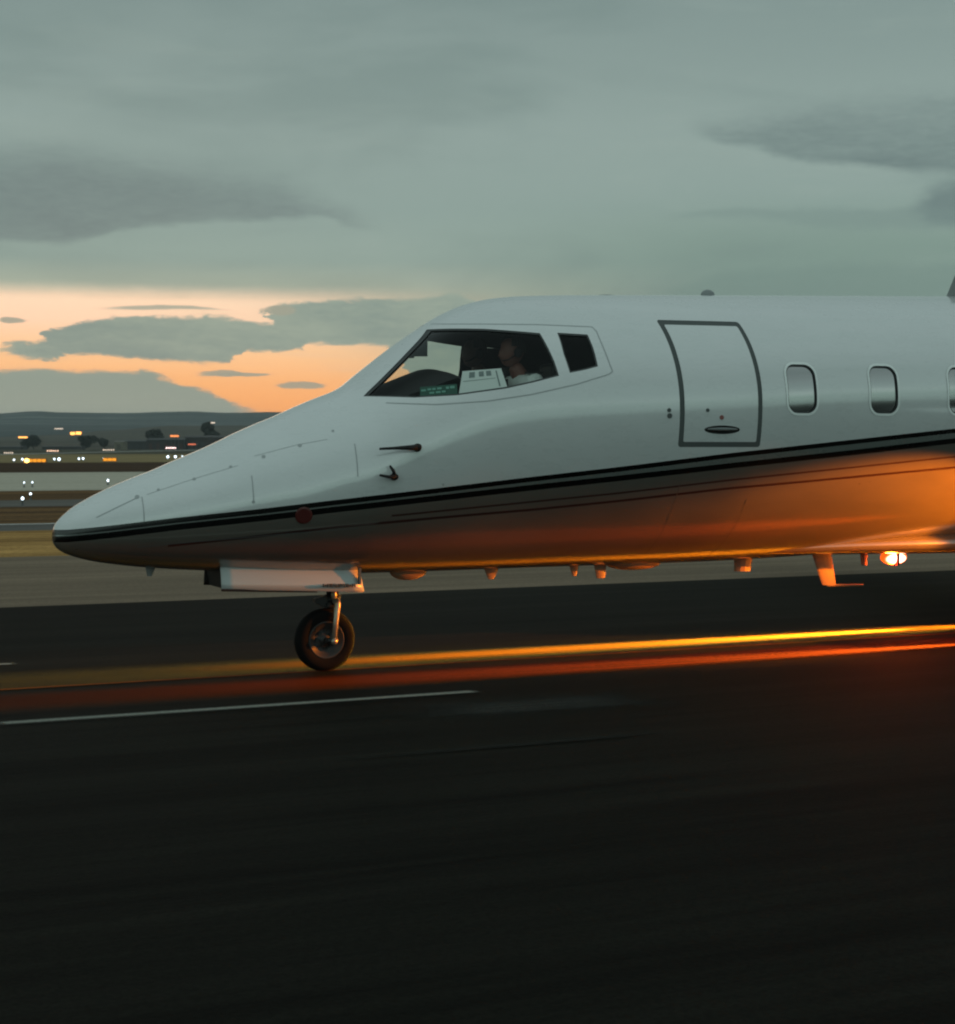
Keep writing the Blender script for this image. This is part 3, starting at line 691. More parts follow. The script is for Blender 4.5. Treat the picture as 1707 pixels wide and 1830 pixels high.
bm.normal_update()
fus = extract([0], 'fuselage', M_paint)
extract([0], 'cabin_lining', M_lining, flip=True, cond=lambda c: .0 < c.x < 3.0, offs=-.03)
def glass(name, tint, refl):
    m = bpy.data.materials.new(name); m.use_nodes = True; nt = m.node_tree; nt.nodes.remove(nt.nodes['Principled BSDF'])
    g = nt.nodes.new('ShaderNodeBsdfGlossy'); g.inputs['Roughness'].default_value = .02; g.inputs['Color'].default_value = (.9, .95, .95, 1)
    tr = nt.nodes.new('ShaderNodeBsdfTransparent'); tr.inputs['Color'].default_value = tint
    lw = nt.nodes.new('ShaderNodeLayerWeight'); fr = (E(nt, lw.outputs['Facing'])._m('POWER', 4.5) * .85 + refl).v; mx = nt.nodes.new('ShaderNodeMixShader')
    nt.links.new(fr, mx.inputs[0]); nt.links.new(tr.outputs[0], mx.inputs[1]); nt.links.new(g.outputs[0], mx.inputs[2]); nt.links.new(mx.outputs[0], nt.nodes['Material Output'].inputs['Surface'])
    return m
M_glass = glass('windscreen_glass', (.84, .88, .86, 1), .016)
M_gasket = mat('window_gasket', (.05, .055, .055), .6)
for s_ in (0, 100):
    fr = boundary_rim([1 + s_, 2 + s_], 'windscreen_frame', M_lining, .045)
    obj_ = extract([1 + s_], 'gasket', M_gasket, offs=-.004, parent=fr); g_ = extract([2 + s_], 'glass', M_glass, offs=-.010, parent=fr)
    fr = boundary_rim([3 + s_, 4 + s_], 'side_window_frame', M_lining, .045)
    obj_ = extract([3 + s_], 'gasket', M_gasket, offs=-.004, parent=fr); extract([4 + s_], 'glass', M_glass, offs=-.010, parent=fr)
M_pane = mat('tinted_cabin_window', (.035, .036, .035), .12, .0, coat=1, spec=1.0)
b_ = M_pane.node_tree.nodes['Principled BSDF']; b_.inputs['IOR'].default_value = 2.4; b_.inputs['Coat IOR'].default_value = 1.8
for s_ in (0, 100):
    for k, c in enumerate(cabin):
        if s_ and k > 3: continue
        def rim_off(p, c=c):
            d = max(abs(p.x - c[0]) / (WW / 2), abs(p.z - c[1]) / (WH / 2)); return .004 if d > 1.02 else -.016
        wn = extract([10 + k + s_], 'cabin_window_frame', M_rim, offs=.003)
        extract([30 + k + s_], 'gasket', M_gasket, parent=wn, offs=-.006)
        # the pane bows outward a little less than the skin, so it mirrors the horizon across its lower third
        extract([20 + k + s_], 'pane', M_pane, parent=wn, offs=-.013)
dr = extract([6], 'door', M_paint, offs=.001)
extract([7], 'handle_recess', M_black, parent=dr, offs=-.004)
bmh = bmesh.new(); pp = []
for k in range(9):
    f = k / 8; t = hc.x - .12 + .24 * f; z = hc.z + .004; y = surf_y(t, z) - .004 - .012 * math.sin(math.pi * f); pp.append((t, y, z))
tube(bmh, pp, [.006 + .007 * math.sin(math.pi * k / 8) for k in range(9)], 8); obj('handle', bmh, M_greyp, dr, True)
extract([5], 'door_seal', M_seal, offs=-.002)

# thin gaps and seams that follow the skin
def ribbon(bmr, P, w_, off=.0015):
    P = [Vector(p) for p in P]; A = []; n = len(P)
    for i, p in enumerate(P):
        d = (P[min(i + 1, n - 1)] - P[max(i - 1, 0)]).normalized(); nn = nrm(p); s = nn.cross(d).normalized()
        A.append((bmr.verts.new(p + s * w_ / 2 + nn * off), bmr.verts.new(p - s * w_ / 2 + nn * off)))
    for a, b in zip(A, A[1:]): bmr.faces.new((a[0], b[0], b[1], a[1]))
def path_px(l, n=8):
    o = []
    for a, b in zip(l, l[1:]):
        for k in range(n): f = k / n; o.append(surf(a[0] + (b[0] - a[0]) * f, a[1] + (b[1] - a[1]) * f))
    o.append(surf(*l[-1])); return o
def station(t, a0, a1, n=60):
    o = []
    for k in range(n + 1):
        a = a0 + (a1 - a0) * k / n; w_, ht, hb, c = shape(t); s, co = math.sin(a), math.cos(a); o.append(Vector((t, w_ * co, c + (ht if s > 0 else hb) * s)))
    return o
def seam(paths, wd, m, name='panel_seam', mirror=True, off=.0012):
    for p in paths:
        bs = bmesh.new(); ribbon(bs, p, wd, off); obj(name, bs, m, jet, False)
        if mirror: bs = bmesh.new(); ribbon(bs, [Vector((q.x, -q.y, q.z)) for q in p], wd, off); obj(name, bs, m, jet, False)
rT = surf(257, 915).x
for px, py, a0, a1 in ((257, 915, 2.5, 3.08), (452, 870, 2.7, 3.08), (635, 800, 2.7, 3.08)):
    seam([station(surf(px, py).x, a0, a1)], .007, M_line, mirror=True)
seam([path_px([(172, 925), (246, 889)])], .008, M_line, 'radome_seam')
seam([path_px([(262, 884), (345, 856), (425, 832)]), path_px([(455, 815), (530, 795), (585, 785)])], .004, mat('fine_panel_gap', (.42, .44, .44), .6), 'nose_seam')
seam([path_px([(245, 978), (350, 968), (500, 955), (640, 944)])], .005, M_liner2, 'lower_seam')
seam([path_px([(770, 579), (860, 579), (960, 580), (1058, 584), (1066, 592), (1082, 630), (1095, 664), (1088, 669), (1030, 687), (950, 705), (870, 717), (780, 723), (690, 720)])], .0085, M_line, 'canopy_panel_seam')
for px, a0, a1 in ((1216, 3.62, 4.3), (1345, 3.75, 4.5)): seam([station(surf(px, 860).x, a0, a1)], .006, mat('belly_gap', (.09, .08, .07), .6), 'belly_seam')
# nose fasteners: small dots seen on the nose
for px, py, r_ in ((245, 888, .016), (283, 875, .01), (347, 856, .012), (412, 834, .011), (471, 816, .014), (536, 796, .014), (453, 897, .011), (595, 770, .010), (792, 866, .008)):
    s = surf(px, py); bs = bmesh.new(); n = nrm(s); q = n.to_track_quat('Z', 'Y').to_matrix().to_4x4(); bmesh.ops.create_circle(bs, cap_ends=True, segments=14, radius=r_, matrix=Matrix.Translation(s + n * .0016) @ q); obj('latch', bs, M_line, jet)
# dark red round port on the stripe
s = surf(543, 921); n = nrm(s); q = n.to_track_quat('Z', 'Y').to_matrix().to_4x4()
bs = bmesh.new(); lathe(bs, [(.0, .007), (.048, .007), (.058, .004), (.06, 0)], (0, 0, 0), 'z', 28); bs.transform(Matrix.Translation(s) @ q); obj('red_port', bs, mat('dark_red', (.075, .012, .010), .4), jet)
# small marks around the door
for px, py, r_, m_ in ((1196, 733, .014, M_seal), (1197, 743, .018, M_seal), (1265, 733, .013, M_seal), (1290, 746, .016, mat('dull_red', (.25, .08, .07), .5)), (1113, 1000, .0, None)):
    if not m_: continue
    s = surf(px, py); n = nrm(s); bs = bmesh.new(); lathe(bs, [(.0, .006), (r_, .006), (r_ * 1.1, 0)], (0, 0, 0), 'z', 14); bs.transform(Matrix.Translation(s) @ n.to_track_quat('Z', 'Y').to_matrix().to_4x4()); obj('flush_button', bs, m_, jet)

# pitot tube and vane
def on(px, py, k=0):
    s = surf(px, py); return s + nrm(s) * k
bs = bmesh.new(); a, b = on(746, 800, .0), on(744, 801, .09); tube(bs, [a, b], [.030, .024], 12)
tube(bs, [on(742, 802, .09), on(722, 803.5, .095), on(700, 806, .10), on(676, 809, .105)], [.022, .015, .010, .008], 12); obj('pitot_tube', bs, M_black, jet, True)
bs = bmesh.new(); tube(bs, [on(704, 852, -.01), on(704, 851, .06)], [.028, .02], 12); tube(bs, [on(703, 851, .05), on(692, 851.5, .07), on(675, 849, .075)], [.018, .012, .008], 10); tube(bs, [on(703, 850, .05), on(700, 841, .06), on(694, 833, .065)], [.014, .012, .008], 10); obj('air_data_vane', bs, M_black, jet, True)

# roof and belly antennas
def blade(name, px0, px1, ptop, pbase, m, w_=.03, sweep=0, tip=.6):
    a, b = L(px0, pbase), L(px1, pbase); h = L(px0, ptop).z - a.z; bs = bmesh.new()
    prof = [(a.x, a.z, 1), (b.x, b.z, 1)]; ln = b.x - a.x
    lo = [(a.x + ln * f, w_ * .5 * math.sin(math.pi * min(1, f * 1.0 + .0)) ** .6 if 0 < f < 1 else 0) for f in (0, .08, .25, .5, .75, .92, 1)]
    def loop(z, k, sh): return [bs.verts.new((a.x + sh + (x - a.x) * k, y * k, z)) for x, y in lo] + [bs.verts.new((a.x + sh + (x - a.x) * k, -y * k, z)) for x, y in lo[-2:0:-1]]
    zs = (a.z + (-.03 if h > 0 else .03)); A = loop(zs, 1, 0); B = loop(a.z + h, tip, sweep)
    for i in range(len(A)): bs.faces.new((A[i], A[(i + 1) % len(A)], B[(i + 1) % len(A)], B[i]))
    bs.faces.new(A); bs.faces.new(B[::-1]); return obj(name, bs, m, jet)
M_ant = mat('antenna_grey', (.20, .215, .21), .55)
M_antw = mat('antenna_pale', (.26, .16, .09), .55)
def dome(name, px0, px1, py_c, py_e, m, yw=.6):
    a, b = L(px0, py_c), L(px1, py_c); h = abs(L(px0, py_e).z - a.z); bs = bmesh.new(); ellipsoid(bs, ((a.x + b.x) / 2, 0, a.z), ((b.x - a.x) / 2, (b.x - a.x) / 2 * yw, h), 24, 14); return obj(name, bs, m, jet, True)
dome('roof_beacon', 1253, 1277, 527.5, 517, mat('dome_grey', (.22, .24, .24), .5)); dome('roof_antenna', 1060, 1115, 530, 525.5, M_greyp); dome('roof_antenna', 1495, 1560, 531, 527.5, M_paintw)
blade('blade_antenna', 1686, 1760, 462, 537, M_ant, .05, .20, .34)
dome('belly_antenna', 696, 763, 1021, 1038, M_antw, .35); dome('belly_antenna', 1085, 1178, 1009, 1020, M_antw, .5)
blade('drain_mast', 862, 895, 1036, 1016, M_antw, .03, .05, .3); blade('drain_mast', 1015, 1036, 1030, 1010, M_antw, .03, .04, .35); blade('probe', 258, 282, 1030, 1012, M_ant, .03, .02, .35)
blade('belly_blade_antenna', 1060, 1085, 1034, 1008, M_antw, .03, .03, .6); blade('vent_mast', 1312, 1346, 1021, 999, M_antw, .09, .0, .85)
bb = blade('navigation_antenna', 1447, 1484, 1047, 984, M_antw, .035, .13, .66)
a, b = L(1478, 1046), L(1543, 1045); bs = bmesh.new(); tube(bs, [a, b], [.011, .009], 10); obj('antenna_rod', bs, M_antw, bb)
blade('small_mast', 1536, 1552, 1011, 984, M_antw, .03, .02, .6)

# belly fairing under the wing root
f0, f1 = L(1373, 997).x, 10.5
bs = bmesh.new(); rr = []
for i in range(41):
    u = i / 40; t = f0 - .9 + (f1 - f0 + .9) * u; k = min(1, math.sin(math.pi * min(u * 1.15, .5)) ** .8) * (1 if u < .8 else math.cos((u - .8) / .2 * math.pi / 2) ** .6 if u < 1 else 0)
    zl_ = .725 + .0 * u + (.05 * max(0, (u - .3))); z_bot = zb(t) + .06 - (zb(t) + .06 - zl_) * k; ht_ = .15
    rr.append([bs.verts.new((t, (.25 + .34 * k) * math.copysign(abs(math.cos(a)) ** .6, math.cos(a)), z_bot + ht_ * k * .5 + .03 + math.copysign(abs(math.sin(a)) ** .8, math.sin(a)) * (ht_ * k * .5 + .03))) for a in [2 * math.pi * j / 36 for j in range(36)]])
for a, b in zip(rr, rr[1:]):
    for j in range(36): bs.faces.new((a[j], a[(j + 1) % 36], b[(j + 1) % 36], b[j]))
bs.faces.new(rr[0]); bs.faces.new(rr[-1][::-1])
obj('belly_fairing', bs, M_paint, jet, True)

# beacon: lamp under the fairing
bc = L(1597, 998); bs = bmesh.new(); ellipsoid(bs, (bc.x, 0, bc.z + .01), (.135, .06, .062), 24, 14)
mb = mat('beacon_glow', (.3, .1, .02), .3, emit=(1, .3, .05), es=1); nt = mb.node_tree; b = nt.nodes['Principled BSDF']; t = nt.nodes.new('ShaderNodeTexCoord'); x, y, z = sep(nt, t.outputs['Object'])
d_ = (((x - bc.x) * (1 / .12))._m('POWER', 2) + ((z - bc.z - .0) * (1 / .05))._m('POWER', 2)).ss(1.1, .1)
nt.links.new(cmix(nt, d_.ss(0, .5), (1, .10, .006, 1), (1, .50, .30, 1)), b.inputs['Emission Color']); nt.links.new((d_ * 7 + 1.4).v, b.inputs['Emission Strength'])
beacon = obj('beacon_lens', bs, mb, jet, True)
bs = bmesh.new(); prism(bs, [(bc.x - .012, bc.z - .055), (bc.x + .012, bc.z - .055), (bc.x + .014, bc.z + .09), (bc.x - .014, bc.z + .09)], 1, -.066, .066); obj('beacon_guard', bs, mat('guard_red', (.3, .05, .02), .5), jet)
bs = bmesh.new(); ellipsoid(bs, (bc.x + .05, 0, bc.z + .075), (.26, .1, .03), 20, 10); obj('beacon_mount', bs, M_antw, jet, True)

# wing, engines and tail (outside the picture, they shade and complete the jet)
def wing(name, root, tipp, cr, ct, th, m, mirror=True, vertical=False):
    for sd_ in ((1, -1) if mirror else (1,)):
        bs = bmesh.new(); pr = [(0, 0), (.02, .25), (.1, .5), (.3, .62), (.6, .42), (1, .02), (.6, -.2), (.3, -.38), (.1, -.34), (.02, -.2)]; LR = []
        for (p, c) in ((root, cr), (tipp, ct)):
            LR.append([bs.verts.new((p[0] + x * c, p[1] * sd_ + (y * th * c if vertical else 0), p[2] + (0 if vertical else y * th * c))) for x, y in pr])
        for i in range(len(pr)): bs.faces.new((LR[0][i], LR[0][(i + 1) % len(pr)], LR[1][(i + 1) % len(pr)], LR[1][i]))
        bs.faces.new(LR[0]); bs.faces.new(LR[1][::-1]); obj(name, bs, m, jet)
wing('wing', (6.45, .35, 1.02), (8.9, 6.6, 1.30), 2.9, 1.1, .11, M_paintw)
wing('tailplane', (14.6, .0, 4.35), (15.7, 2.3, 4.3), 1.3, .7, .1, M_paintw)
wing('tail_fin', (11.9, 0, zl - .2), (14.4, 0, 4.4), 3.0, 1.5, .08, M_paintw, False, True)
for sd_ in (-1, 1):
    bs = bmesh.new(); lathe(bs, [(.30, .25), (.36, 0), (.43, .1), (.47, .6), (.46, 1.6), (.34, 2.4), (.28, 2.4), (.28, .3)], (9.7, sd_ * 1.5, 2.35), 'x', 32); en = obj('engine', bs, M_paintw, jet, True)
    bs = bmesh.new(); bx(bs, (10.3, min(sd_ * .8, sd_ * 1.1), 2.28), (11.6, max(sd_ * .8, sd_ * 1.1), 2.4)); obj('pylon', bs, M_paintw, en)
    bs = bmesh.new(); lathe(bs, [(.02, .1), (.29, .28)], (9.7, sd_ * 1.5, 2.35), 'x', 24); obj('fan', bs, M_black, en)
    # main gear with its unseen landing light
    y = sd_ * 1.4; bs = bmesh.new(); tube(bs, [(7.95, y, .84), (8.0, y, .36)], [.07, .05], 14); gl = obj('main_gear', bs, mat('gear_steel', (.4, .4, .4), .35, .8), jet, True)
    for o_ in (-.14, .14):
        bs = bmesh.new(); lathe(bs, [(.12, -.08), (.24, -.085), (.285, -.05), (.29, 0), (.285, .05), (.24, .085), (.12, .08)], (8.0, y + o_, .30), 'y', 40); obj('tyre', bs, M_black, gl, True)
    bs = bmesh.new(); lathe(bs, [(.0, -.02), (.055, -.015), (.08, .02), (.07, .07), (0, .09)], (7.80, y, .50), 'x', 20); ll = obj('unseen_landing_light', bs, mat('unseen_landing_light_glow', (.1, .1, .1), .3, emit=(1, .45, .1), es=6), gl, True)

# nose gear
M_tyre = mat('tyre_rubber', (.004, .004, .004), .8, spec=.15); M_rimg = mat('wheel_rim', (.03, .032, .032), .5, .2); M_steel = mat('strut_steel', (.42, .36, .28), .35, .6); M_gblack = mat('gear_black', (.012, .012, .012), .5)
ax_ = L(580, 1145); RZ = .2285
strut = bmesh.new(); top_s = L(590, 1000); midz = L(592, 1075); tube(strut, [(midz.x + .02, 0, 1.0), (midz.x + .01, 0, midz.z + .04)], [.045, .045], 16); tube(strut, [(midz.x + .01, 0, midz.z + .05), (midz.x + .01, 0, midz.z - .02)], [.06, .055], 16)
gear = obj('nose_gear', strut, M_gblack, jet, True)
bs = bmesh.new(); prof = [(.132, -.045), (.15, -.052), (.19, -.056), (.213, -.046), (.2255, -.024), (RZ, 0), (.2255, .024), (.213, .046), (.19, .056), (.15, .052), (.132, .045)]
rg = lathe(bs, prof, (ax_.x, 0, RZ + .012), 'y', 64); obj('tyre', bs, M_tyre, gear, True)
bs = bmesh.new(); lathe(bs, [(0, -.03), (.03, -.032), (.035, -.016), (.085, -.012), (.1, -.03), (.118, -.034), (.128, -.05), (.136, -.047), (.136, .047), (.1, .03), (0, .03)], (ax_.x, 0, RZ + .012), 'y', 48); rim = obj('rim', bs, M_rimg, gear, True)
for k in range(8):
    a = k * math.pi / 4; bs = bmesh.new(); lathe(bs, [(.013, -.026), (.013, -.012)], (ax_.x + math.cos(a) * .062, 0, RZ + .012 + math.sin(a) * .062), 'y', 10); obj('wheel_hole', bs, M_gblack, rim)
# fork: crown over the tyre and one arm on each side
for sd_, nm in ((-1, 'fork_arm'), (1, 'fork_arm')):
    p0, p1 = L(603.5, 1079, sd_ * .085), L(597, 1146, sd_ * .085)
    if sd_ > 0: p0.x, p1.x, p0.z, p1.z = q0_.x, q1_.x, q0_.z, q1_.z
    q0_, q1_ = p0, p1
    bs = bmesh.new(); tube(bs, [(p0.x - .005, sd_ * .03, p0.z + .025), (p0.x, p0.y * .9, p0.z + .012), p0, p0 + (p1 - p0) * .5, p1], [.026, .026, .024, .020, .019], 12); tube(bs, [(p1.x, sd_ * .105, p1.z), (p1.x, sd_ * .03, p1.z)], .024, 12); obj(nm, bs, M_steel, gear, True)
bs = bmesh.new(); bx(bs, (midz.x - .05, -.05, midz.z - .045), (q0_.x + .02, .05, midz.z + .0), .012); obj('fork_crown', bs, M_gblack, gear)
a, b = L(561, 1073), L(590, 1070); c = L(592, 1088); bs = bmesh.new(); prism(bs, [(a.x, a.z + .012), (b.x, b.z + .03), (c.x + .01, c.z), (b.x - .03, c.z + .01), (a.x, a.z - .014)], 1, -.03, .03); obj('torque_link', bs, M_gblack, gear)
a = L(597, 1064, -.05); bs = bmesh.new(); ellipsoid(bs, a, (.022, .022, .042), 14, 10); obj('steering_collar', bs, M_steel, gear, True)
bs = bmesh.new(); tube(bs, [(ax_.x, -.07, RZ + .012), (ax_.x, .07, RZ + .012)], .02, 12); tube(bs, [(ax_.x, -.075, RZ + .012), (q1_.x, -.09, q1_.z)], .018, 10); tube(bs, [(ax_.x, .075, RZ + .012), (q1_.x, .09, q1_.z)], .018, 10); obj('axle', bs, M_gblack, gear)
# nose gear doors
a, b = L(395, 1052, -.21), L(648, 1056, -.21); zt1 = L(395, 1016, -.21).z
def gdoor(sd_):
    bs = bmesh.new(); y0, y1 = sd_ * .17, sd_ * .225
    def V2(x, z, th): f = (z - a.z) / (zt1 - a.z); y = y1 + (y0 - y1) * f; return (x, y + th * sd_, z)
    rows = 6; A = []
    for i in range(rows + 1):
        f = i / rows; z = a.z - .006 + (zt1 + .1 - a.z) * f; bow = .028 * math.sin(math.pi * min(1, f * .8)); ln = []
        for j in range(13):
            u = j / 12; x = a.x + (b.x - a.x - .045 * f) * u; zz = z + (b.z - a.z) * u * (1 - f); p = V2(x, zz, bow); ln.append((p, (p[0], p[1] - sd_ * .012, p[2])))
        A.append(ln)
    for s in (0, 1):
        G_ = [[bs.verts.new(q[s]) for q in ln] for ln in A]
        for r0, r1 in zip(G_, G_[1:]):
            for j in range(12): bs.faces.new((r0[j], r0[j + 1], r1[j + 1], r1[j]))
        if s: 
            loops = [(G0, G_)]
            E0 = G0[0] + [r[-1] for r in G0[1:]] + G0[-1][-2::-1] + [r[0] for r in G0[-2:0:-1]]; E1 = G_[0] + [r[-1] for r in G_[1:]] + G_[-1][-2::-1] + [r[0] for r in G_[-2:0:-1]]
            for i in range(len(E0)): bs.faces.new((E0[i], E0[(i + 1) % len(E0)], E1[(i + 1) % len(E1)], E1[i]))
        G0 = G_
    return bs
dn = obj('gear_door', gdoor(-1), mat('gear_door_paint', (.45, .48, .47), .3, coat=.6), jet, True); df = obj('gear_door', gdoor(1), M_gblack, jet, True)  # far door all black, standing in for its shaded inner face
bs = bmesh.new(); tube(bs, [(a.x, -.222, a.z - .008), (b.x - .35, -.222, a.z - .008 + (b.z - a.z) * .6)], .011, 8); obj('edge_seal', bs, M_gblack, dn)
bs = bmesh.new(); x_ = L(640, 1040, -.21).x; bx(bs, (x_ - .012, -.262, a.z - .0), (x_ + .004, -.235, zt1 + .05)); obj('edge_strip', bs, mat('blue_grey', (.08, .11, .12), .5), dn)
# lettering on the gear door: small dark strokes, too blurred to read
bs = bmesh.new()
for k, (u0_, u1_) in enumerate(((0, .8), (1, 1.8), (2, 2.9), (3.1, 3.8), (4, 4.9), (5.1, 5.9), (6, 6.9), (7.1, 7.8))):
    p = L(576 + u0_ * 7.3, 1046, -.24); q_ = L(576 + u1_ * 7.3, 1046, -.24); hgt = .022
    for f0_, f1_, z0_, z1_ in ((0, .22, 0, 1), (.75, 1, 0, 1) if k % 2 else (.6, .85, .2, .8), (0, 1, .8, 1) if k % 3 else (0, 1, .4, .6)):
        bx(bs, (p.x + (q_.x - p.x) * f0_, -.2685, p.z - hgt / 2 + hgt * z0_), (p.x + (q_.x - p.x) * f1_, -.25, p.z - hgt / 2 + hgt * z1_))
obj('lettering', bs, mat('dark_lettering', (.07, .09, .095), .6), dn)
# dark bay and taxi lamp housing ahead of the doors
a2, b2 = L(357, 1050, .1), L(398, 1050, .0); bs = bmesh.new()
prism(bs, [(a.x - .01, zt1 + .05), (a.x + .03, a.z - .004), (a.x + .1, a.z - .004), (a.x + .1, zt1 + .05)], 1, -.19, .19); obj('bay_bulkhead', bs, M_gblack, jet)

# ------------------------------------------------------------------ cockpit
bk = bmesh.new(); tB = L(1100, 650).x; st = station(tB, 0, 2 * math.pi, 48)
cen = sum((p for p in st[:-1]), Vector()) / 48
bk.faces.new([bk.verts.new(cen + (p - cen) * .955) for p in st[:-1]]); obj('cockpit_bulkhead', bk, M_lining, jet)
gsA = L(700, 690, 0); bs = bmesh.new(); gr = []
g0, g1 = L(668, 700, -.3).x, L(800, 670, -.2).x
for i in range(13):
    u = i / 12; t = g0 + (g1 - g0) * u; zz = 2.00 + .25 * u ** .85 if u < .86 else 2.22 - (u - .86) * .3; wd = min(.8, abs(surf_y(t, zz)) - .05) ; gr.append([bs.verts.new((t, wd * v, zz - .09 * v * v)) for v in [-1 + j / 8 for j in range(17)]])
for r0, r1 in zip(gr, gr[1:]):
    for j in range(16): bs.faces.new((r0[j], r0[j + 1], r1[j + 1], r1[j]))
ge = [bs.verts.new(v.co + Vector((.0, 0, -.42))) for v in gr[-1]]
for j in range(16): bs.faces.new((gr[-1][j], gr[-1][j + 1], ge[j + 1], ge[j]))
obj('glareshield', bs, mat('glareshield_black', (.012, .012, .012), .8), jet, True)
# sun visor hanging behind the windscreen
vis = bmesh.new()
for sd_ in (-1, 1):
    v1 = [L(730, 637, -.12), L(763, 637, -.12), L(763, 600, -.12), L(757, 603, -.12)]
    prism(vis, [(p.x, p.z) for p in v1], 1, sd_ * .12, sd_ * .132)
obj('sun_visor', vis, mat('visor_grey', (.05, .058, .058), .6), jet)
# dark shade in the rear half of the far side window
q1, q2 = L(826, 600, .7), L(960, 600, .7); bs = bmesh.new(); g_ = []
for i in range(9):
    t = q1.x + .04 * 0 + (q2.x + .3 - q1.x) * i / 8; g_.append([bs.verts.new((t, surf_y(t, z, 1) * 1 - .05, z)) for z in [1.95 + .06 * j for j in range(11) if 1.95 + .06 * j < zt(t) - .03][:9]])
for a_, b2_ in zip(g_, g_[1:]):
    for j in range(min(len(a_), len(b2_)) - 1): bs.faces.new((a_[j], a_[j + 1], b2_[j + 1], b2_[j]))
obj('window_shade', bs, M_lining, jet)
# seats
for sd_ in (-1, 1):
    hp = L(945, 640, -.38); bs = bmesh.new(); bx(bs, (hp.x + .12, sd_ * .38 - .22, 1.25), (hp.x + .24, sd_ * .38 + .22, 2.0), .04); bx(bs, (hp.x + .14, sd_ * .38 - .12, 2.02), (hp.x + .22, sd_ * .38 + .12, 2.26), .03); bx(bs, (hp.x - .35, sd_ * .38 - .22, 1.18), (hp.x + .118, sd_ * .38 + .22, 1.28), .04); obj('pilot_seat', bs, M_gblack, jet)

# crew
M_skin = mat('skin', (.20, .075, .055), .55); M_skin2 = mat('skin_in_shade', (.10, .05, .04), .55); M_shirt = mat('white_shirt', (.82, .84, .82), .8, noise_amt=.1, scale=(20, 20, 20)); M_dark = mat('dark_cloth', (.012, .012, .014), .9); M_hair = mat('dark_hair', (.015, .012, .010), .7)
def skin_mesh(name, pts_, edges, rads, m, parent, sub=2):
    me = bpy.data.meshes.new(name); me.from_pydata([tuple(p) for p in pts_], edges, []); o = bpy.data.objects.new(name, me); C.objects.link(o)
    sk_ = o.modifiers.new('s', 'SKIN'); sk_.use_smooth_shade = True
    for v, r_ in zip(me.skin_vertices[0].data, rads): v.radius = (r_[0], r_[1]) if isinstance(r_, tuple) else (r_, r_)
    me.skin_vertices[0].data[0].use_root = True
    su = o.modifiers.new('u', 'SUBSURF'); su.levels = sub; su.render_levels = sub
    dg = bpy.context.evaluated_depsgraph_get(); dg.update(); nm = bpy.data.meshes.new_from_object(o.evaluated_get(dg)); o.modifiers.clear(); o.data = nm
    nm.materials.clear(); nm.materials.append(m); nm.polygons.foreach_set('use_smooth', [True] * len(nm.polygons)); o.parent = parent; nm.update()
    return o
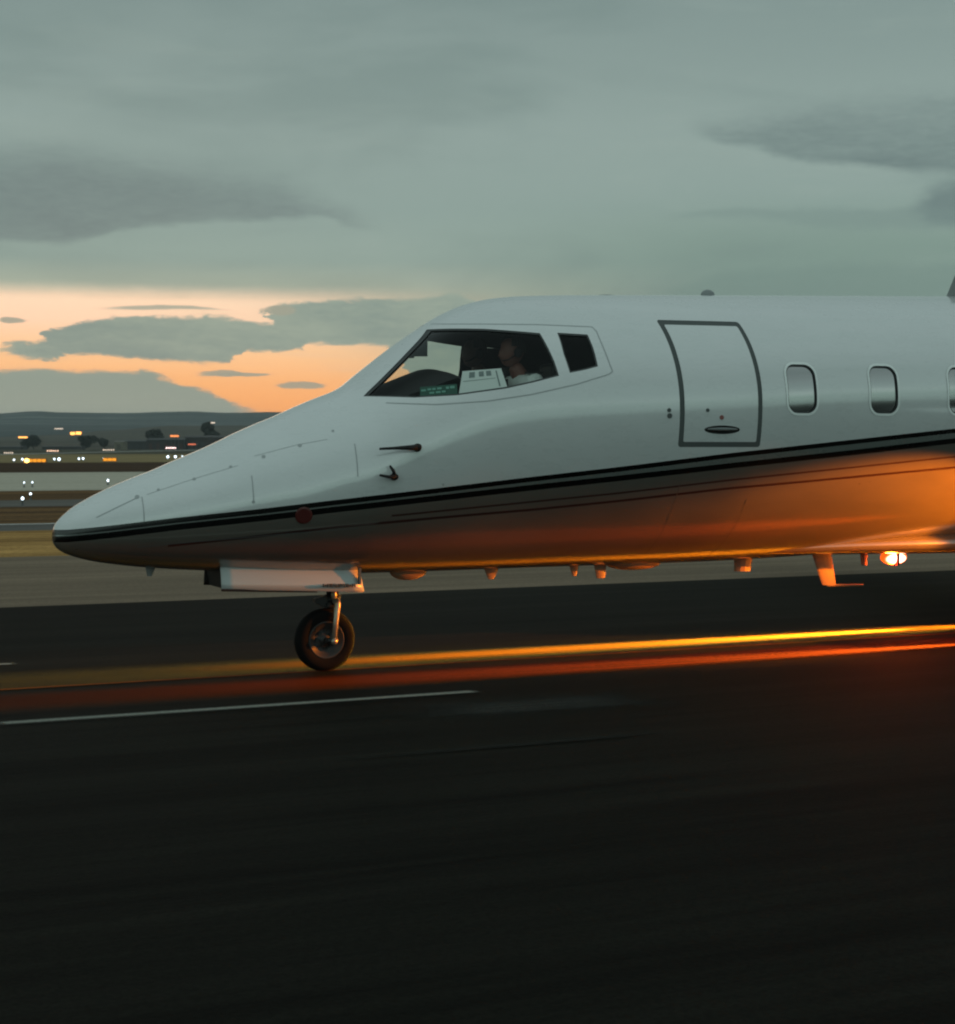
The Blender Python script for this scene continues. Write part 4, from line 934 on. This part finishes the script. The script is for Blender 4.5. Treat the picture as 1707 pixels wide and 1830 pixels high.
def person(head, y, label, skin_m, cloth, yaw=0):
    h = Vector(head); root = Vector((h.x + .11, y, h.z - .69)); O = Vector((0, 0, 0))
    B = [(0, 0, 0), (-.01, 0, .18), (-.02, 0, .38), (-.05, 0, .50), (-.08, 0, .57), (-.11, 0, .62)]
    P = [Vector(p) for p in B]; rd = [(.16, .12), (.15, .11), (.17, .12), (.10, .09), (.055, .055), (.06, .06)]; ed = [(0, 1), (1, 2), (2, 3), (3, 4), (4, 5)]
    arm = {}
    for s in (-1, 1):
        i = len(P); P += [Vector((-.02, s * .18, .46)), Vector((-.05, s * .25, .22)), Vector((-.30, s * .20, .14)), Vector((-.38, s * .18, .16))]; rd += [.065, .05, .036, .026]; ed += [(2, i), (i, i + 1), (i + 1, i + 2), (i + 2, i + 3)]
        j = len(P); P += [Vector((-.13, s * .10, -.04)), Vector((-.45, s * .12, -.02)), Vector((-.62, s * .12, -.38))]; rd += [.09, .07, .05]; ed += [(0, j), (j, j + 1), (j + 1, j + 2)]
        for k in range(4):
            q = len(P); yy = s * (.18 + (k - 1.5) * .018); ln = (.030, .034, .032, .026)[k]; P += [Vector((-.43, yy, .175)), Vector((-.43 - ln, yy, .16)), Vector((-.43 - ln * 1.1, yy, .135))]; rd += [.009, .0085, .008]; ed += [(i + 3, q), (q, q + 1), (q + 1, q + 2)]
        q = len(P); P += [Vector((-.40, s * .15, .15)), Vector((-.43, s * .135, .13))]; rd += [.011, .009]; ed += [(i + 3, q), (q, q + 1)]
    o = skin_mesh('person', P, ed, rd, skin_m, None, 1)
    # head joined to the body mesh
    bh = bmesh.new(); bh.from_mesh(o.data); HX = -.03; vs = ellipsoid(bh, (-.095 + HX, 0, .705), (.094, .072, .113), 28, 20)
    for v in vs:
        x, yy, z = v.co.x + .095 - HX, v.co.y, v.co.z - .705
        if z < -.02: v.co.y *= 1 + z * 2.2; v.co.x += z * .18
        if x < -.05 and -.045 < z < .01 and abs(yy) < .022: v.co.x -= .022 * (1 - abs(yy) / .022) * (1 - (z + .045) / .07)
        if x < -.05 and .008 < z < .035 and .015 < abs(yy) < .045: v.co.x += .008
        if x < -.06 and -.085 < z < -.065 and abs(yy) < .03: v.co.x += .005
    for s in (-1, 1): ellipsoid(bh, (-.085 + HX, s * .072, .70), (.018, .010, .032), 10, 8)
    bh.to_mesh(o.data); bh.free(); o.data.polygons.foreach_set('use_smooth', [True] * len(o.data.polygons))
    bh = bmesh.new(); hv = ellipsoid(bh, (-.082, 0, .718), (.100, .080, .117), 24, 16)
    dl = [v for v in bh.verts if (v.co.x < -.135 and v.co.z < .79) or v.co.z < .69 or (v.co.x < -.10 and v.co.z < .735)]
    bmesh.ops.delete(bh, geom=dl, context='VERTS'); bmesh.ops.translate(bh, vec=(HX, 0, 0), verts=bh.verts[:]); obj('hair', bh, M_hair, o, True)
    sh = skin_mesh('shirt', [Vector(p) for p in ((0, 0, 0), (-.01, 0, .18), (-.02, 0, .38), (-.03, 0, .52), (-.02, -.185, .46), (-.05, -.255, .22), (-.28, -.21, .145), (-.02, .185, .46), (-.05, .255, .22), (-.28, .21, .145))],
                   [(0, 1), (1, 2), (2, 3), (2, 4), (4, 5), (5, 6), (2, 7), (7, 8), (8, 9)], [(.175, .135), (.17, .13), (.20, .15), (.09, .085), .10, .08, .055, .10, .08, .055], cloth, o, 2)
    bh = bmesh.new(); prism(bh, [(-.02, .50), (.02, .50), (.03, .2), (0, .16), (-.03, .2)], 0, -.19, -.165); obj('necktie', bh, M_dark, o)
    bh = bmesh.new(); tube(bh, [(-.115, .085 * math.cos(a), .71 + .125 * math.sin(a)) for a in [math.pi * k / 10 for k in range(11)]], .008, 6)
    for s in (-1, 1): ellipsoid(bh, (-.115, s * .088, .695), (.035, .018, .04), 10, 8)
    tube(bh, [(-.13, -.09, .68), (-.19, -.07, .64), (-.215, -.03, .635)], .005, 6); obj('headset', bh, M_dark, o, True)
    for s in (-1, 1):
        bh = bmesh.new(); bx(bh, (-.09, s * .17 - .03, .535), (.03, s * .17 + .03, .55), .004); obj('epaulette', bh, M_dark, o)
    o.parent = None; M_ = Matrix.Translation((X0, Y0, 0)) @ Matrix.Rotation(TH, 4, 'Z') @ Matrix.Translation(root)
    o.matrix_world = M_; o.location = M_.translation; o.rotation_euler = (0, 0, TH + yaw)
    tag(o, label, 'person'); return o
person(L(918, 632, -.36), -.36, 'pilot in a white shirt and dark tie seated nearest in the cockpit side window', M_skin, M_shirt)
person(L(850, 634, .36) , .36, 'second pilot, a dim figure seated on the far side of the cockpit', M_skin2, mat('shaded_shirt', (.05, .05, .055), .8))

# papers leaning inside the side window
def card(name, pxs, inset, m, label, cat, extra=()):
    th = .003; r = tag(empty(name, (0, 0, 0)), label, cat); r.location = (X0, Y0, 0); r.rotation_euler = (0, 0, TH)
    P = []
    for p in pxs: s = surf(*p); P.append(s - nrm(s) * inset)
    n = (P[1] - P[0]).cross(P[2] - P[0]).normalized(); n = n if n.y < 0 else -n
    P[3] = P[0] + (P[3] - P[0]) - n * (P[3] - P[0]).dot(n)
    def bil(u, v): return P[0] * (1 - u) * (1 - v) + P[1] * u * (1 - v) + P[2] * u * v + P[3] * (1 - u) * v
    def quad(bs, u0_, v0_, u1_, v1_, off, t_):
        c = [bil(u0_, v0_), bil(u1_, v0_), bil(u1_, v1_), bil(u0_, v1_)]; A = [bs.verts.new(q + n * off) for q in c]; B = [bs.verts.new(q + n * (off - t_)) for q in c]
        bs.faces.new(A); bs.faces.new(B[::-1])
        for i in range(4): bs.faces.new((A[i], B[i], B[(i + 1) % 4], A[(i + 1) % 4]))
    bs = bmesh.new(); quad(bs, 0, 0, 1, 1, 0, th); obj('sheet', bs, m, r)
    for mm, qs in extra:
        bs = bmesh.new()
        for q in qs: quad(bs, *q, .002, .0015)
        obj('print', bs, mm, r)
M_paper = mat('paper', (.86, .88, .86), .7); M_ink = mat('grey_print', (.25, .29, .29), .7); M_green = mat('green_card', (.01, .09, .06), .5); M_mint = mat('pale_green_print', (.18, .42, .34), .6)
card('paper_sheet', [(821, 700), (909, 689), (897, 654), (826, 660)], .035, M_paper, 'white printed paper propped in the lower edge of the cockpit side window', 'paper',
     [(M_ink, [(.18, .66, .32, .92), (.42, .68, .54, .92), (.60, .68, .72, .92), (.84, .1, .87, .9), (.05, .52, .8, .54)])])
card('green_card', [(750, 704), (819, 701), (817, 681), (749, 687)], .04, M_green, 'dark green card with pale lettering left of the white paper', 'card',
     [(M_mint, [(.03, .55, .16, .72), (.2, .6, .3, .78), (.33, .6, .42, .78), (.46, .62, .58, .8), (.7, .6, .78, .82), (.81, .62, .93, .84), (.25, .25, .38, .42), (.42, .27, .55, .45), (.58, .3, .68, .46)])])

# ------------------------------------------------------------------ aircraft lamps: beacon and gear, plus added unseen spots
def spot(name, loc, tgt, energy, ang, blend, color, size=.05, sxy=None):
    d = bpy.data.lights.new(name, 'SPOT'); d.energy = energy; d.spot_size = R(ang); d.spot_blend = blend; d.color = color; d.shadow_soft_size = size
    o = bpy.data.objects.new(name, d); C.objects.link(o); M_ = Matrix.Translation((X0, Y0, 0)) @ Matrix.Rotation(TH, 4, 'Z')
    a_, b_ = M_ @ Vector(loc), M_ @ Vector(tgt); o.location = a_; o.rotation_euler = (a_ - b_).to_track_quat('Z', 'Y').to_euler()
    if sxy: o.scale = (*sxy, 1)
    return o
def point(name, loc, energy, color, size):
    d = bpy.data.lights.new(name, 'POINT'); d.energy = energy; d.color = color; d.shadow_soft_size = size; o = bpy.data.objects.new(name, d); C.objects.link(o)
    o.location = Matrix.Translation((X0, Y0, 0)) @ Matrix.Rotation(TH, 4, 'Z') @ Vector(loc)
# housings and lenses made for the added, unseen belly and wing lamps
M_added_lens = glow('added_lamp_lens_orange', (1, .4, .06), 2)
for (hx, hy, hz), (ax2, ay2, az2) in (((7.3, .42, .58), (7.45, .42, .95)), ((7.3, -.70, .36), (7.5, -.66, 1.0)), ((6.9, -2.1, 1.32), (7.45, -2.1, 1.12))):
    bs = bmesh.new(); lathe(bs, [(.075, .04), (.08, .07), (.06, .14), (0, .16)], (hx, hy, hz), 'x', 24); tube(bs, [(hx + .12, hy, hz), (ax2, ay2, az2)], .02, 8); lh = obj('unseen_landing_light', bs, M_greyp, jet, True)
    bs = bmesh.new(); lathe(bs, [(0, .045), (.073, .055)], (hx, hy, hz), 'x', 24); obj('lens', bs, M_added_lens, lh)
OR = (1, .30, .02)
spot('added_belly_lamp', (7.3, .42, .58), (1.3, .42, .0), 60000, 30, 1, (1, .60, .06), .04, (.25, 1))  # added out of view to light the centreline
spot('added_belly_lamp', (7.3, -.70, .36), (1.9, -.64, .0), 42000, 15, 1, (1, .26, .02), .04, (.42, 1))  # added out of view to light the painted red band
spot('gear_lamp', (7.72, -1.4, .72), (4.6, -.85, .62), 500, 31, .55, (1, .25, .012), .03)
spot('added_wing_lamp', (6.9, -2.1, 1.32), (3.66, -.45, .70), 3100, 33, .45, (1, .225, .008), .03)  # added out of view to throw the orange glow on the fuselage side
spot('added_belly_lamp', (7.3, .42, .58), (4.9, .42, .0), 2600, 44, 1, (1, .56, .05), .04, (.45, 1))  # added for the near stretch of the centreline
point('beacon_lamp', (bc.x, -.0, bc.z - .10), 26, (1, .09, .006), .05)
# ------------------------------------------------------------------ air
bm = bmesh.new(); bx(bm, (-7900, -7900, -1.5 - 35), (7900, 7900, 165))
mh = bpy.data.materials.new('haze_air'); mh.use_nodes = True; nt = mh.node_tree; nt.nodes.clear(); pv = nt.nodes.new('ShaderNodeVolumePrincipled')
pv.inputs['Color'].default_value = (.86, .95, .97, 1); pv.inputs['Density'].default_value = 6.5e-5; pv.inputs['Anisotropy'].default_value = .0
ou = nt.nodes.new('ShaderNodeOutputMaterial'); nt.links.new(pv.outputs[0], ou.inputs['Volume'])
tag(obj('haze', bm, mh), kind='stuff')
